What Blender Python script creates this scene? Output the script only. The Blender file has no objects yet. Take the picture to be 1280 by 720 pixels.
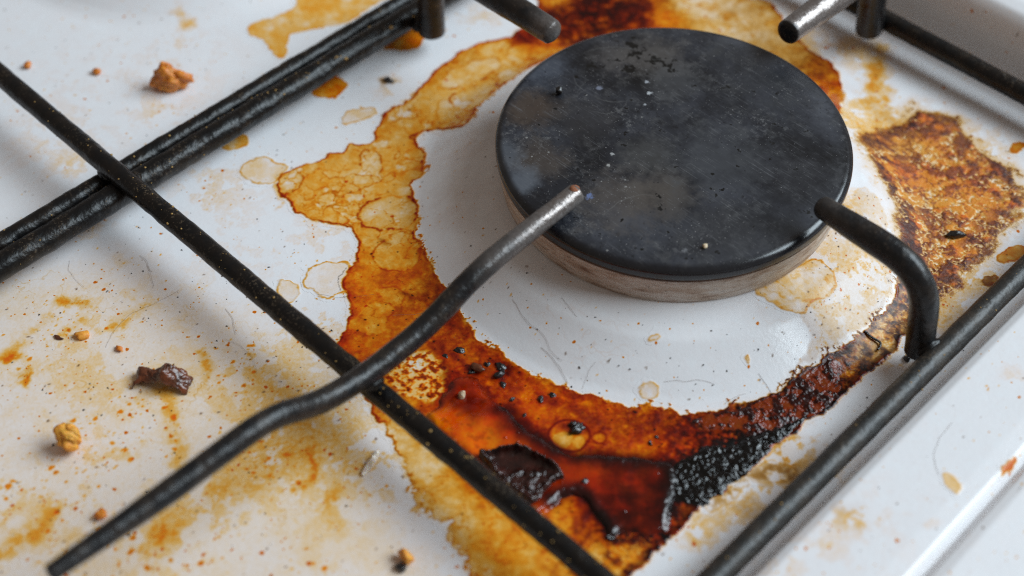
import bpy, bmesh, math, random
import numpy as np
from mathutils import Vector, Matrix

MM = 0.001
S = bpy.context.scene
COL = S.collection

# ---------------------------------------------------------------- camera
FPX = 1802.47
CAM = np.array([141.11, -195.09, 241.80])
YAW, PIT = math.radians(134.534), math.radians(48.8755)
FWD = np.array([math.cos(PIT)*math.cos(YAW), math.cos(PIT)*math.sin(YAW), -math.sin(PIT)])
RGT = np.cross(FWD, [0, 0, 1]); RGT /= np.linalg.norm(RGT)
DWN = np.cross(FWD, RGT)
cd = bpy.data.cameras.new('camera'); cam = bpy.data.objects.new('camera', cd); COL.objects.link(cam)
M3 = Matrix((RGT, -DWN, -FWD)).transposed()
cam.matrix_world = Matrix.Translation(Vector(CAM*MM)) @ M3.to_4x4()
cd.sensor_width = 36; cd.lens = FPX*36/1280
cd.clip_start = 0.01; cd.clip_end = 20
cd.dof.use_dof = True; cd.dof.aperture_fstop = 7.6; cd.dof.aperture_blades = 8
cd.dof.focus_distance = 0.318
S.camera = cam
S.cycles.pixel_filter_type = 'BLACKMAN_HARRIS'; S.cycles.filter_width = 1.15; S.cycles.use_denoising = False

# ---------------------------------------------------------------- light: a room with one big window
W = bpy.data.worlds.new('World'); S.world = W; W.use_nodes = True
bg = W.node_tree.nodes['Background']; bg.inputs[0].default_value = (1.0, 0.86, 0.74, 1); bg.inputs[1].default_value = 0.20
def window_light(name, loc, size, power, colour):
    l = bpy.data.lights.new(name, 'AREA'); l.shape = 'RECTANGLE'; l.size, l.size_y = size
    l.energy = power; l.color = colour
    o = bpy.data.objects.new(name, l); COL.objects.link(o); o.location = loc
    o.rotation_euler = (-Vector(loc)).to_track_quat('-Z', 'Y').to_euler()
    return o
window_light('window_light', (0.98, 1.24, 1.44), (1.7, 1.1), 68.0, (0.77, 0.91, 1.0))
S.view_settings.view_transform = 'Standard'; S.view_settings.look = 'None'
S.view_settings.exposure = 0; S.view_settings.gamma = 1; S.view_settings.use_curve_mapping = False

# ---------------------------------------------------------------- helpers: tags, noise, pixels to places
def tag(o, label=None, cat=None, group=None, kind=None):
    for k, v in (('label', label), ('category', cat), ('group', group), ('kind', kind)):
        if v: o[k] = v
    return o

def sm(a, b, x):
    t = np.clip((x-a)/(b-a), 0, 1); return t*t*(3-2*t)

_tab = {}
def vn(x, y, s, seed):
    if seed not in _tab: _tab[seed] = np.random.RandomState(seed).rand(256, 256).astype(np.float32)*2-1
    T = _tab[seed]
    x = x/s+seed*7.31; y = y/s+seed*3.17
    xi = np.floor(x).astype(np.int32); yi = np.floor(y).astype(np.int32)
    fx = (x-xi).astype(np.float32); fy = (y-yi).astype(np.float32)
    fx = fx*fx*fx*(fx*(fx*6-15)+10); fy = fy*fy*fy*(fy*(fy*6-15)+10)
    x0 = xi & 255; x1 = (xi+1) & 255; y0 = yi & 255; y1 = (yi+1) & 255
    a = T[x0, y0]; b = T[x1, y0]; c = T[x0, y1]; d = T[x1, y1]
    return (a+(b-a)*fx)*(1-fy)+(c+(d-c)*fx)*fy
def fbm(x, y, s, seed, o=4):
    r = 0; a = 1; n = 0
    for i in range(o):
        r = r+a*vn(x, y, s, seed+i); n += a; a *= .55; s *= .48
    return r/n*1.5
def worley(x, y, s, seed):
    rs = np.random.RandomState(seed); J = rs.rand(128, 128, 3).astype(np.float32)
    x = x/s; y = y/s; xi = np.floor(x).astype(np.int32); yi = np.floor(y).astype(np.int32)
    f1 = np.full(x.shape, 9., np.float32); f2 = f1.copy(); rid = f1*0
    for i in (-1, 0, 1):
        for j in (-1, 0, 1):
            p = J[(xi+i) & 127, (yi+j) & 127]
            d = np.hypot(xi+i+p[..., 0]-x, yi+j+p[..., 1]-y).astype(np.float32)
            n = d < f1
            f2 = np.where(n, f1, np.minimum(f2, d)); rid = np.where(n, p[..., 2], rid); f1 = np.where(n, d, f1)
    return f1, f2, rid
def spots(x, y, s, seed, prob, rmin, rmax, soft=.15):
    f1, f2, rid = worley(x+vn(x, y, s*.5, seed+5)*s*.12, y+vn(x, y, s*.5, seed+6)*s*.12, s, seed)
    r = rmin+(rmax-rmin)*(rid*7.77 % 1)**2
    return np.where(rid < prob, sm(r+soft, r-soft, f1*s), 0)

# hob relief (mm): tray floor, pressed dome under the burner, raised rims
_rt = np.linspace(0, 70, 701)
_zt = np.interp(_rt, [0, 36, 41, 45, 47.5, 51, 55, 58, 60.5, 62.5, 70], [8.6, 8.5, 8.3, 7.6, 6.8, 4.7, 2.5, 1.0, .25, 0, 0])
_zt = np.convolve(np.pad(_zt, 12, mode='edge'), np.hanning(25)/np.hanning(25).sum(), 'valid')
_xt = np.linspace(60, 330, 2701)
_xz = np.interp(_xt, [60, 74.6, 76, 78.6, 80.5, 95, 98.6, 99.9, 100.6, 101.0, 101.9, 104, 126, 130, 134, 330], [0, 0, .8, 7.2, 8.2, 8.7, 8.6, 7.6, 6.9, 7.3, 9.2, 9.9, 9.6, 8, -20, -20])
_xz = np.convolve(np.pad(_xz, 6, mode='edge'), np.hanning(13)/np.hanning(13).sum(), 'valid')
_yz = np.interp(_xt, [60, 86.5, 88.5, 95.5, 97.5, 101, 138, 143, 147, 330], [0, 0, 1.5, 15.2, 17.2, 18, 18, 16, -20, -20])
_yz = np.convolve(np.pad(_yz, 14, mode='edge'), np.hanning(29)/np.hanning(29).sum(), 'valid')
def hob_z(x, y):
    x = np.asarray(x, float); y = np.asarray(y, float)
    z = np.interp(np.hypot(x, y), _rt, _zt)+np.interp(np.hypot(x+180, y), _rt, _zt)
    zx = np.interp(x, _xt, _xz); zy = np.interp(y, _xt, _yz)
    e = np.maximum(zx, zy); e = np.where((zx < -1) | (zy < -1), np.minimum(zx, zy), e)
    return z+e

def ray(px, py):
    d = np.stack([(np.asarray(px, float)-640)/FPX, (np.asarray(py, float)-360)/FPX, np.ones(np.shape(px))], -1)
    return d @ np.array([RGT, DWN, FWD])
def G(px, py):
    """photo pixel -> the point of the hob that it shows (mm)"""
    d = ray(px, py); z = np.zeros(np.shape(px))
    for _ in range(12):
        t = (z-CAM[2])/d[..., 2]; x = CAM[0]+t*d[..., 0]; y = CAM[1]+t*d[..., 1]
        z = .5*z+.5*hob_z(x, y)
    return x, y
def GP(pts):
    a = np.array(pts, float); x, y = G(a[:, 0], a[:, 1]); return np.stack([x, y], 1)
def ell(cx, cy, rx, ry, rot=0, n=18):
    t = np.linspace(0, 2*np.pi, n, endpoint=False); c, s = math.cos(math.radians(rot)), math.sin(math.radians(rot))
    return [(cx+rx*math.cos(a)*c-ry*math.sin(a)*s, cy+rx*math.cos(a)*s+ry*math.sin(a)*c) for a in t]

def smooth_poly(P, k=3):
    n = len(P); o = []
    for i in range(n):
        a, b, c, d = P[i-1], P[i], P[(i+1) % n], P[(i+2) % n]
        for j in range(k):
            t = j/k
            o.append(.5*((2*b)+(-a+c)*t+(2*a-5*b+4*c-d)*t*t+(-a+3*b-3*c+d)*t**3))
    return np.array(o)

class SDF:
    """signed distance (mm, negative inside) to an outline, kept on a lattice and looked up"""
    def __init__(s, pts, step=.4, pad=7, smooth=True):
        P = GP(pts)
        if smooth: P = smooth_poly(P)
        s.P = P; s.lo = P.min(0)-pad; s.hi = P.max(0)+pad; s.step = step
        nx, ny = (np.ceil((s.hi-s.lo)/step)).astype(int)+1
        X, Y = np.meshgrid(s.lo[0]+np.arange(nx)*step, s.lo[1]+np.arange(ny)*step, indexing='ij')
        X = X.astype(np.float32); Y = Y.astype(np.float32)
        d = np.full(X.shape, 1e9, np.float32); ins = np.zeros(X.shape, bool)
        for a, b in zip(P, np.roll(P, -1, 0)):
            e = b-a; L = e @ e
            if L < 1e-9: continue
            t = np.clip(((X-a[0])*e[0]+(Y-a[1])*e[1])/L, 0, 1)
            d = np.minimum(d, (X-a[0]-t*e[0])**2+(Y-a[1]-t*e[1])**2)
            if a[1] != b[1]:
                ins ^= ((a[1] > Y) != (b[1] > Y)) & (X < (b[0]-a[0])*(Y-a[1])/(b[1]-a[1])+a[0])
        s.D = np.where(ins, -np.sqrt(d), np.sqrt(d)); s.pad = pad
    def __call__(s, x, y):
        fx = (x-s.lo[0])/s.step; fy = (y-s.lo[1])/s.step
        out = (fx < 0) | (fy < 0) | (fx >= s.D.shape[0]-1) | (fy >= s.D.shape[1]-1)
        fx = np.clip(fx, 0, s.D.shape[0]-1.001); fy = np.clip(fy, 0, s.D.shape[1]-1.001)
        i = fx.astype(int); j = fy.astype(int); u = fx-i; v = fy-j
        D = s.D; r = (D[i, j]*(1-u)+D[i+1, j]*u)*(1-v)+(D[i, j+1]*(1-u)+D[i+1, j+1]*u)*v
        return np.where(out, s.pad, r)
class LINE(SDF):
    """distance to an open stroke"""
    def __init__(s, pts, pad=5):
        P = GP(pts); Q = np.concatenate([P, P[::-1]]); s.P = P
        s.lo = P.min(0)-pad; s.hi = P.max(0)+pad; s.step = .4; s.pad = pad
        nx, ny = (np.ceil((s.hi-s.lo)/.4)).astype(int)+1
        X, Y = np.meshgrid(s.lo[0]+np.arange(nx)*.4, s.lo[1]+np.arange(ny)*.4, indexing='ij')
        d = np.full(X.shape, 1e9)
        for a, b in zip(P[:-1], P[1:]):
            e = b-a; t = np.clip(((X-a[0])*e[0]+(Y-a[1])*e[1])/(e @ e+1e-9), 0, 1)
            d = np.minimum(d, (X-a[0]-t*e[0])**2+(Y-a[1]-t*e[1])**2)
        s.D = np.sqrt(d)

# ---------------------------------------------------------------- what was spilt where
SPILL = [(745,36),(690,45),(640,47),(600,55),(575,65),(560,78),(545,88),(540,100),(525,110),(513,122),(500,131),(480,142),(470,160),(466,175),
 (450,180),(437,181),(430,190),(410,195),(385,205),(362,211),(350,222),(352,245),(370,262),(385,275),(410,280),(430,285),(445,290),(450,305),
 (445,325),(430,345),(432,370),(436,400),(425,420),(420,435),(428,455),(450,480),(462,505),(476,530),(494,568),(510,603),(520,632),(553,661),(568,697),(590,725),
 (600,800),(720,800),(787,722),(800,710),(820,690),(833,673),(853,657),(870,637),(887,627),(903,617),(923,597),(940,583),(962,567),(977,553),(1000,543),(1008,525),(1043,506),
 (1059,487),(1090,467),(1113,444),(1135,410),(1142,380),(1138,340),(1124,338),(1118,366),(1104,391),(1075,417),(1035,449),(1008,463),(985,478),(967,499),(933,504),(892,512),(854,516),
 (825,512),(779,509),(746,502),(717,490),(683,477),(645,458),(625,442),(600,424),(582,402),(567,373),(545,344),(531,319),(517,290),(522,269),(513,233),
 (527,217),(530,200),(520,177),(527,164),(557,160),(577,157),(593,140),(610,120),(633,103),(655,88),(690,75),(745,70)]
BACK = [(640,44),(662,30),(672,12),(680,-25),(760,-40),(850,-30),(905,-12),(960,4),(985,30),(1010,62),(1042,80),(1052,118),(1046,138),(1000,130),(900,90),(780,80),(700,75),(655,80)]
FLAKY = [(1080,178),(1100,166),(1127,153),(1140,140),(1153,138),(1193,150),(1220,187),(1247,203),(1270,227),(1275,250),(1270,269),(1245,297),(1223,326),(1205,344),(1180,364),
 (1160,372),(1140,352),(1138,325),(1130,300),(1125,270),(1111,236),(1093,204)]
CARAMEL = [(533,523),(548,507),(557,494),(563,480),(578,474),(595,478),(611,500),(630,514),(645,526),(660,538),(673,549),(690,561),(707,568),(740,573),(780,575),(813,577),
 (838,583),(846,607),(839,637),(828,664),(812,669),(795,667),(775,668),(762,673),(752,655),(742,640),(733,626),(718,621),(700,626),(680,642),(660,650),(630,622),(598,592),(575,566),(552,545)]
CRUST = [(840,587),(853,580),(873,563),(900,559),(923,555),(940,543),(965,538),(985,530),(1008,518),(1000,530),(985,545),(962,562),(945,578),(930,592),(907,612),(880,632),(862,634),(847,624),(839,606)]
CRUST2 = [(862,528),(880,520),(900,516),(935,508),(967,502),(985,482),(1008,468),(1035,453),(1050,455),(1048,478),(1042,500),(1008,520),(985,530),(960,541),(935,543),(915,535),(890,538)]
RIDGE = [(636,512),(648,525),(660,537),(683,556),(707,568),(740,573),(780,575),(813,577),(838,584),(846,605),(840,635)]
RIDGE2 = [(690,628),(707,618),(722,613),(733,622),(745,640),(757,658),(764,668)]
# (x, y, amber density, char density)
CTRL = [(560,130,.98,0),(640,75,1.1,0),(690,62,1.5,.1),(620,60,1.0,0),(400,230,.85,0),(440,270,.9,0),(470,230,1.0,0),(520,200,.85,0),(480,290,1.1,0),(500,350,1.6,.1),(470,340,1.5,.05),(540,372,2.0,.7),(460,375,1.6,.06),
 (450,430,1.7,.1),(520,400,1.6,.15),(570,420,2.1,.5),(605,450,2.3,.8),(640,470,2.2,.75),(700,498,2.2,.7),(645,500,1.9,.2),(655,505,1.9,.2),(680,515,2.0,.25),(760,525,2.1,.6),(720,560,1.75,.05),(790,560,1.95,.2),(800,525,2.2,.9),(850,525,2.3,1.2),(850,560,2.3,.9),(835,575,2.3,.8),
 (880,545,2.4,1.3),(930,525,2.6,2.0),(640,555,2.3,.25),(610,552,1.8,.05),(600,540,2.1,.15),(585,552,1.5,.0),(570,532,1.9,.1),(555,530,1.6,.05),(700,650,1.35,0),(740,690,1.3,0),(690,690,1.3,0),(790,690,1.4,.03),(560,640,.85,0),(600,700,1.05,0),(620,650,1.1,0),(650,680,1.15,0),(530,580,.75,0),
 (495,545,.55,0),(860,645,2.0,.4),(885,622,2.3,.7),(910,605,2.4,1),(965,560,2.0,.8),(1000,500,2.4,1.5),(1025,480,2.0,1.2),(1045,470,1.6,1.0),(1085,435,1.0,.5),(1110,405,1.0,.65),(1130,365,1.2,.7),(1060,480,1.6,1.3),(1000,528,2.0,1.6),(480,460,1.5,.1),(520,470,1.0,.05),
 (700,20,2.6,2.2),(740,18,2.8,3.0),(760,5,2.7,2.6),(790,20,2.4,1.7),(715,38,2.5,2.0),(830,25,1.5,.1),(870,5,.35,0),(930,18,.8,.25),(975,60,.9,.2),(1030,85,1.5,.8),(1042,118,1.7,.5),(660,44,2.5,.9),(690,0,1.4,.1),(900,45,.6,0),
 (680,610,3.0,1.2),(590,500,3.0,1.2),(615,520,3.0,1.2),(570,490,2.9,1.1),(640,540,2.9,1.2),(670,565,2.8,1.0),(735,605,2.8,.6),(725,598,2.4,.35),(755,615,2.9,1.0),(790,635,3.0,1.9),(780,600,3.0,1.5),(820,650,3.2,2.2),(820,610,3.0,1.8),(765,645,3.1,2.0),(780,660,3.1,2.3),(700,600,2.7,.9),(660,590,2.4,.4)]
_cx, _cy = G(np.array([c[0] for c in CTRL], float), np.array([c[1] for c in CTRL], float))
class Lattice:
    def __init__(s, x0, x1, y0, y1, st): 
        s.lo = (x0, y0); s.st = st
        s.X, s.Y = np.meshgrid(np.arange(x0, x1, st), np.arange(y0, y1, st), indexing='ij')
    def look(s, D, x, y):
        fx = np.clip((x-s.lo[0])/s.st, 0, D.shape[0]-1.001); fy = np.clip((y-s.lo[1])/s.st, 0, D.shape[1]-1.001)
        i = fx.astype(int); j = fy.astype(int); u = fx-i; v = fy-j
        return (D[i, j]*(1-u)+D[i+1, j]*u)*(1-v)+(D[i, j+1]*(1-u)+D[i+1, j+1]*u)*v
LT = Lattice(-110, 115, -130, 130, 1.)
_w = 0; _a = 0; _b = 0
for (cx, cy, c) in zip(_cx, _cy, CTRL):
    w = 1/((LT.X-cx)**2+(LT.Y-cy)**2+1.5)**1.6
    _w = _w+w; _a = _a+w*c[2]; _b = _b+w*c[3]
CA, CB = _a/_w, _b/_w

sd_spill, sd_back, sd_flaky, sd_car, sd_cr1, sd_cr2 = SDF(SPILL), SDF(BACK), SDF(FLAKY), SDF(CARAMEL), SDF(CRUST), SDF(CRUST2)
ln_ridge, ln_ridge2 = LINE(RIDGE), LINE(RIDGE2)
# tide-marked cells inside the spill: outline, fill factor, edge strength
CELLS = [(ell(590,92,40,15,-24),.78,.35),(ell(597,120,33,16,-26),.92,.9),(ell(636,95,12,8,-20),.6,.3),(ell(495,137,19,13,-10),.75,.55),
 ([(440,225),(452,195),(461,189),(477,205),(476,222),(450,231)],.6,.6),([(520,178),(529,165),(560,160),(548,188),(530,198)],.28,1.1),(ell(362,226,17,19,20),.72,.5),
 (ell(484,267,34,21,-8),.85,1.0),(ell(498,316,27,27,0),.9,.55),(ell(618,58,20,8,-12),.85,.25),(ell(660,66,26,10,-10),.9,.3),(ell(432,300,12,18,15),.15,.5),
 (ell(530,228,14,9,10),.7,.3),(ell(420,250,22,12,-10),.9,.2),(ell(560,140,16,10,-30),.85,.2),(ell(465,400,26,18,-30),.85,.35),(ell(490,372,18,12,20),.8,.3),(ell(446,515,17,10,-8),.12,1.0),(ell(378,592,20,15,-20),.05,1.0)]
CELLS = [(SDF(p, pad=3), f, e) for p, f, e in CELLS]
BLIST = [(ell(712,545,26,19,5),.75,1.5),(ell(750,548,9,7,0),.65,.9),(ell(704,551,13,10,0),.5,.0),(ell(724,553,8,8,0),.55,.2)]
BLIST = [(SDF(p, pad=3), f, e) for p, f, e in BLIST]
DARKS = [(ell(718,535,17,8,10),.9,1.2),([(551,436),(556,440),(560,470),(561,495),(556,497),(555,470)],1.0,1.4),(ell(545,372,17,10,-25),.3,.5),(ell(600,462,9,6,10),.4,1.2),(ell(628,464,11,12,40),.4,1.3),(ell(480,300,6,2.5,40),.5,1.0),(ell(508,371,8,3,25),.4,1.2),(ell(560,400,22,10,-30),.3,.4),(ell(430,430,8,12,0),.5,.2),(ell(668,44,24,6,-8),.8,.8)]
DARKS = [(SDF(p, pad=4), a, b) for p, a, b in DARKS]
sd_mott = SDF([(482,470),(495,447),(530,438),(557,455),(558,488),(532,505),(500,492)])
# separate dried drips: name, label, outline, amber, char, edge
DRIPS = [
 ('dried_drip', 'pale beige round drip with thin brown outline beside the amber spill', ell(328,213,27,16,-6), .2, .02, .55),
 ('dried_drip', 'small beige teardrop drip between grate bar and amber spill', [(425,150),(440,138),(462,134),(470,143),(455,150),(435,155)], .26, .02, .5),
 ('dried_drip', 'glossy amber drip half under the double grate bar', ell(411,110,20,13,-14), 1.5, .15, .8),
 ('dried_drip', 'angular amber drip below the post of the grate', [(480,62),(500,40),(530,28),(536,40),(522,60),(495,62)], 1.3, .1, 1.0),
 ('dried_drip', 'faint orange drip showing below the double bar beside the beige round drip', ell(296,178,17,9,-20), .8, .08, .4),
 ('dried_drip', 'beige cell with wavy brown outline left of the orange ring', [(379,346),(387,334),(405,328),(436,327),(440,344),(436,362),(420,372),(401,371),(386,362)], .13, .01, .6),
 ('dried_drip', 'narrow pale cell with brown outline next to the wavy beige cell', [(346,362),(350,350),(368,352),(374,362),(366,378),(354,376)], .16, .01, .5),
 ('dried_drip', 'wide tan spill with a drooping tongue behind the double bar', [(310,38),(320,27),(350,20),(367,7),(380,-20),(500,-30),(484,-2),(430,28),(413,34),(387,37),(362,47),(357,70),(345,73),(333,57),(323,47)], .62, .03, .35),
 ('dried_drip', 'lacy tan patch with wavy brown outline at the foot of the burner', [(943,361),(952,372),(965,380),(980,386),(1002,391),(1012,381),(1030,376),(1045,356),(1040,335),(1015,322),(990,335)], .3, .01, .6),
 ('dried_drip', 'round beige drip with crackled middle on the white dome', ell(812,488,11,14,0), .2, .02, .35),
 ('dried_drip', 'tiny upright oval drip on the white dome', ell(932,448,3.6,7,5), .35, .12, .5),
 ('dried_drip', 'small pale oval drip on the dome below the burner', ell(819,419,8,3.5,0), .16, .03, .3),
 ('dried_drip', 'pale yellow oval drip on the white rim', ell(1190,603,10,13,-30), .3, .0, .1),
 ('dried_drip', 'bright orange streak beside the groove of the rim', [(1249,593),(1256,582),(1264,568),(1268,572),(1262,586),(1254,594)], 1.2, .2, .3),
 ('dried_drip', 'brown leaf shaped drip touching the right grate bar', [(1246,324),(1255,316),(1275,309),(1285,312),(1272,322),(1258,330)], 1.0, .38, .6),
 ('dried_drip', 'dark brown drip wedged against the right grate bar', [(1226,352),(1234,347),(1250,346),(1246,356),(1232,357)], .9, 1.2, .5),
 ('dried_drip', 'small red brown drip near the back bar', ell(1272,186,11,6,-12), 1.1, .35, .3),
 ('dried_drip', 'brown lobed stain beside the black crust', [(876,628),(888,610),(905,598),(925,596),(932,606),(922,622),(900,636),(884,638)], .45, .42, .25),
 ('dried_drip', 'brown fringed stain between the crust and the right grate bar', [(925,590),(940,582),(965,578),(990,582),(1004,588),(995,602),(968,606),(942,604)], .5, .52, .22),
]
DRIPS = [(n, l, SDF(p), a, b, e) for n, l, p, a, b, e in DRIPS]
# soft grime, and grey tone on the dome left of the cap: x, y, radius mm, amber, char
GRIME_TONES = [(430,555,14,.20,.0),(330,480,13,.17,.0),(485,585,8,.18,.0),(250,640,14,.14,0),(400,420,9,.12,0),(150,400,15,.11,0),(110,470,14,.10,0),(370,540,9,.2,.01),(300,590,10,.16,0),(60,620,16,.10,0),(420,650,6,.10,0),(205,668,2.6,.75,.02),(215,655,5,.3,0),
 (130,110,26,.05,.01),(60,180,12,.07,0),(230,90,14,.05,0),(235,30,2.0,.5,.02),(222,17,1.6,.35,0),(230,50,5,.10,0),(280,250,11,.06,0),(300,320,13,.06,0),(200,140,6,.12,.0),(90,205,5,.2,0),(260,225,9,.14,.01),(100,275,7,.2,.01),(410,300,9,.14,0),(385,395,8,.1,0),
 (1050,330,10,.13,.01),(1085,350,9,.12,0),(1030,410,9,.11,.0),(1090,300,7,.12,0),(1060,250,5,.2,.02),(1085,75,6,.3,.08),(1068,55,6,.28,.08),(1100,95,5,.2,.03),(1085,130,4.5,.5,.08),(1100,108,3,.5,.1),(1060,150,9,.35,.02),(1105,175,10,.2,.03),(900,5,10,.3,.05),(1000,30,8,.2,.05),(1000,60,6,.35,.06),
 (1066,640,2.6,.3,.16),(1055,655,2.6,.16,.07),(1080,655,1.8,.3,.1),(1040,680,4,.08,.0),(1060,560,4,.1,0),(1040,590,2.5,.35,.02),(985,700,8,.1,0),(1100,650,10,.05,0),(960,620,5,.3,.2),(900,650,5,.22,.1),(930,636,4,.3,.16),(870,665,4,.35,.03),(1005,560,5,.3,.2),(985,590,5,.4,.35),(975,560,4,.5,.3),(1120,450,4,.2,.05),(1190,385,5,.30,.14),(1170,400,5,.35,.2),(1215,355,4,.35,.15),(1160,190,6,.2,.08),(1240,180,7,.16,.05),(1110,150,5,.3,.1),(1240,345,4,.2,.03),(1268,470,3,.1,0),
 (980,335,5,.25,.02),(1020,345,6,.15,.01),(545,150,7,.1,.02),(500,110,6,.18,.02),(485,102,1.6,.5,1.2),(640,20,6,.1,0),(600,20,5,.15,0),(560,115,4,.2,.05),(585,175,8,.03,.1),(570,250,12,.02,.06),(950,330,6,.2,.02)]
_ga = 0; _gb = 0
LG = Lattice(-190, 130, -175, 135, 1.)
for (px, py, r, a, b) in GRIME_TONES:
    gx, gy = G(float(px), float(py)); w = np.exp(-((LG.X-gx)**2+(LG.Y-gy)**2)/(r*r)*1.2)
    _ga = _ga+a*w; _gb = _gb+b*w
STREAKS = [([(204,488),(212,505),(216,530),(221,560),(224,575)],1.7,.38),([(0,692),(25,680),(50,660),(70,640)],2.0,.5),([(60,398),(35,420),(8,440)],1.4,.35),([(75,420),(90,410),(105,395)],1.2,.35),([(145,405),(160,395),(178,385)],1.6,.5),
 ([(25,470),(33,480),(32,465)],.9,1.0),([(5,450),(15,445)],1.3,1.2),([(95,375),(110,382)],1.0,.9),([(72,376),(84,378)],1.0,.7),([(255,440),(262,455),(256,470)],1.2,.7),([(1105,60),(1096,85),(1088,110)],1.6,.5),([(1088,125),(1105,128),(1114,112)],1.1,.5),
 ([(360,570),(385,560),(395,575),(388,600),(370,610)],.7,.9),([(315,610),(322,600),(335,590)],1.2,.35),([(275,610),(260,630)],1.5,.3),([(410,630),(420,618)],1.4,.4),([(345,220),(352,255),(345,262)],.6,.4),([(1160,660),(1175,655)],.8,.3),([(952,352),(962,368),(982,374),(1000,373),(1022,377)],.28,1.1),([(990,340),(1010,336),(1026,342),(1036,352)],.28,.8),([(965,345),(975,360),(988,366)],.25,.7),([(948,366),(962,376),(980,383),(1000,388)],.3,.9)]
STREAKS = [(LINE(p), w, a) for p, w, a in STREAKS]
sd_left = SDF([(-60,330),(60,340),(140,330),(230,370),(330,420),(420,520),(470,620),(500,760),(-60,780)], step=1., pad=25)
sd_beige = SDF([(985,312),(1040,270),(1075,235),(1100,250),(1112,300),(1115,350),(1100,385),(1065,415),(1030,440),(1000,455),(1012,420),(1000,392),(1005,350)])

def paint(x, y):
    """densities of amber and burnt matter, film height (mm), roughness, owner, speckle"""
    x = x.astype(np.float32); y = y.astype(np.float32)
    n3 = vn(x, y, 3.2, 11); m3 = vn(x, y, 3.2, 12); n1 = fbm(x, y, 1.3, 21, 3); m1 = fbm(x, y, 1.3, 31, 3)
    wx = x+.75*n3+.38*n1; wy = y+.75*m3+.38*m1
    big = fbm(x, y, 9., 41, 4); mid = fbm(x, y, 2.6, 51, 4); fine = fbm(x, y, .9, 61, 3)
    ga = LG.look(_ga, wx, wy); gb = LG.look(_gb, wx, wy)
    left = sm(12, -8, sd_left(x, y))
    clump = sm(-.1, .75, fbm(x, y, 11., 71, 3))
    q = mid+.75*big+3.0*(np.minimum(ga, .4)-.13)
    patch = sm(-.06, .08, q); rim = np.exp(-((q-.03)/.055)**2)*sm(-.6, .4, n3+.6*n1)
    gk = np.clip(ga*6, 0, 1); gr0 = sm(-.35, .5, fbm(x, y, .7, 65, 3)+.35*mid)
    da = ga*(.16+patch*(.55+.75*gr0))+.24*rim*gk+.010+.012*sm(0, .8, big)
    db = gb*(.3+1.0*sm(-.4, .6, mid))+.02*ga*patch+.010*sm(0, .9, fine)
    hz = np.exp(-((x-HZX)**2+(y-HZY)**2)/650.)
    da = da+left*(.125+.06*sm(-.5, .5, big)+.07*hz*(.4+.6*gr0)+.06*hz*patch+.10*sm(.1, .8, mid)*clump+.04*sm(-.2, .6, fine)+.05*patch*clump)
    da = da+1.3*spots(x, y, 2.6, 81, .04+.55*left*clump, .12, .7, .12)+.7*spots(x, y, 1.3, 82, .03+.35*left*clump, .1, .32, .1)
    db = db+.3*spots(x, y, 2.6, 81, .03+.2*left*clump, .1, .45)
    db = db+1.6*spots(x, y, 3.4, 83, .10+.10*left, .12, .24, .08)
    be = sm(.4, -.4, sd_beige(wx, wy)); bs = sd_beige(wx, wy); da = da+be*(.085+.05*sm(-.3, .5, mid+.4*big))+.12*np.exp(-((bs+.2)/.22)**2)*sm(-.3, .4, n3); db = db+be*.13
    da = da+be*.5*spots(x, y, 1.6, 84, .25, .08, .26, .1); db = db+be*1.8*spots(x, y, 1.9, 85, .30, .08, .22, .07)
    berough = be
    for ln, w, a in STREAKS:
        q = np.exp(-(ln(wx, wy)/w)**2); da = da+q*a*(.35+1.0*sm(-.3, .4, mid+.5*fine)); db = db+q*a*.08
    lines = np.exp(-(np.abs(fbm(wx, wy, 8., 91, 3))/.014)**2); da = da+lines*.30*gk*sm(-.2, .5, mid)
    speck = np.clip(.16+.70*left*(.45+clump)+.35*be+.5*gk*sm(-.2, .5, big), 0, 1)
    h = np.zeros_like(x); rg = .27+.06*big+.25*np.clip(da, 0, .6)+.22*berough
    lab = np.zeros(x.shape, np.int8)
    for k, (n, l, sd, a, b, e) in enumerate(DRIPS):
        s = sd(wx, wy)
        if not (s < 1.5).any(): continue
        i = sm(.25, -.25, s)
        if .4 < b < .6: i = sm(.6, -1.4, s+.9*mid)*(.15+.85*sm(-.35, .2, mid+.5*fine))
        tide = np.exp(-((s+.12)/.20)**2)
        da = da*(1-.6*i)+i*a*(1+.45*mid+.3*big+.2*fine)+tide*e*1.5*(.35+.65*sm(-.5, .5, n1+m3)); db = db+i*b*(1+.5*mid)+tide*e*.3
        h = np.maximum(h, i*.06+tide*.05); lab = np.where(s < .7, k+10, lab); rg = rg*(1-i)+i*.36; speck = speck*(1-.6*i)
    # the big spill
    s1 = sd_spill(wx, wy); s2 = sd_back(wx, wy)
    r = np.hypot(x, y)
    inner = sm(63, 60.5, r)
    s0 = np.minimum(s1, s2)
    tuft = sm(-.1, .9, fbm(x, y, 4.5, 102, 2)+.25); twig = sm(.30, .0, np.abs(fbm(x, y, 1.5, 101, 3)))
    s = s0-inner*(.25+2.3*tuft*twig)*sm(3.5, 0, s0)
    wll = np.exp(-((x-LLX)**2+(y-LLY)**2)/500.)
    s = s+wll*(1.6*mid+1.2*fine+.8)
    i = sm(.28, -.28, s)*(1-wll)+wll*sm(.5, -.7, s)
    ca = LT.look(CA, wx, wy); cb = LT.look(CB, wx, wy)
    mot = 1+.30*mid+.20*big+.16*fine
    burnt = sm(1.1, 1.8, ca)
    sa = ca*(.68+.38*burnt)*np.clip(mot, .35, 2); sb = cb*np.clip(1+.6*mid+.45*fine, .1, 3)
    f1, f2, rid = worley(wx+.5*mid, wy+.5*big, 5.5, 7)
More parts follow.
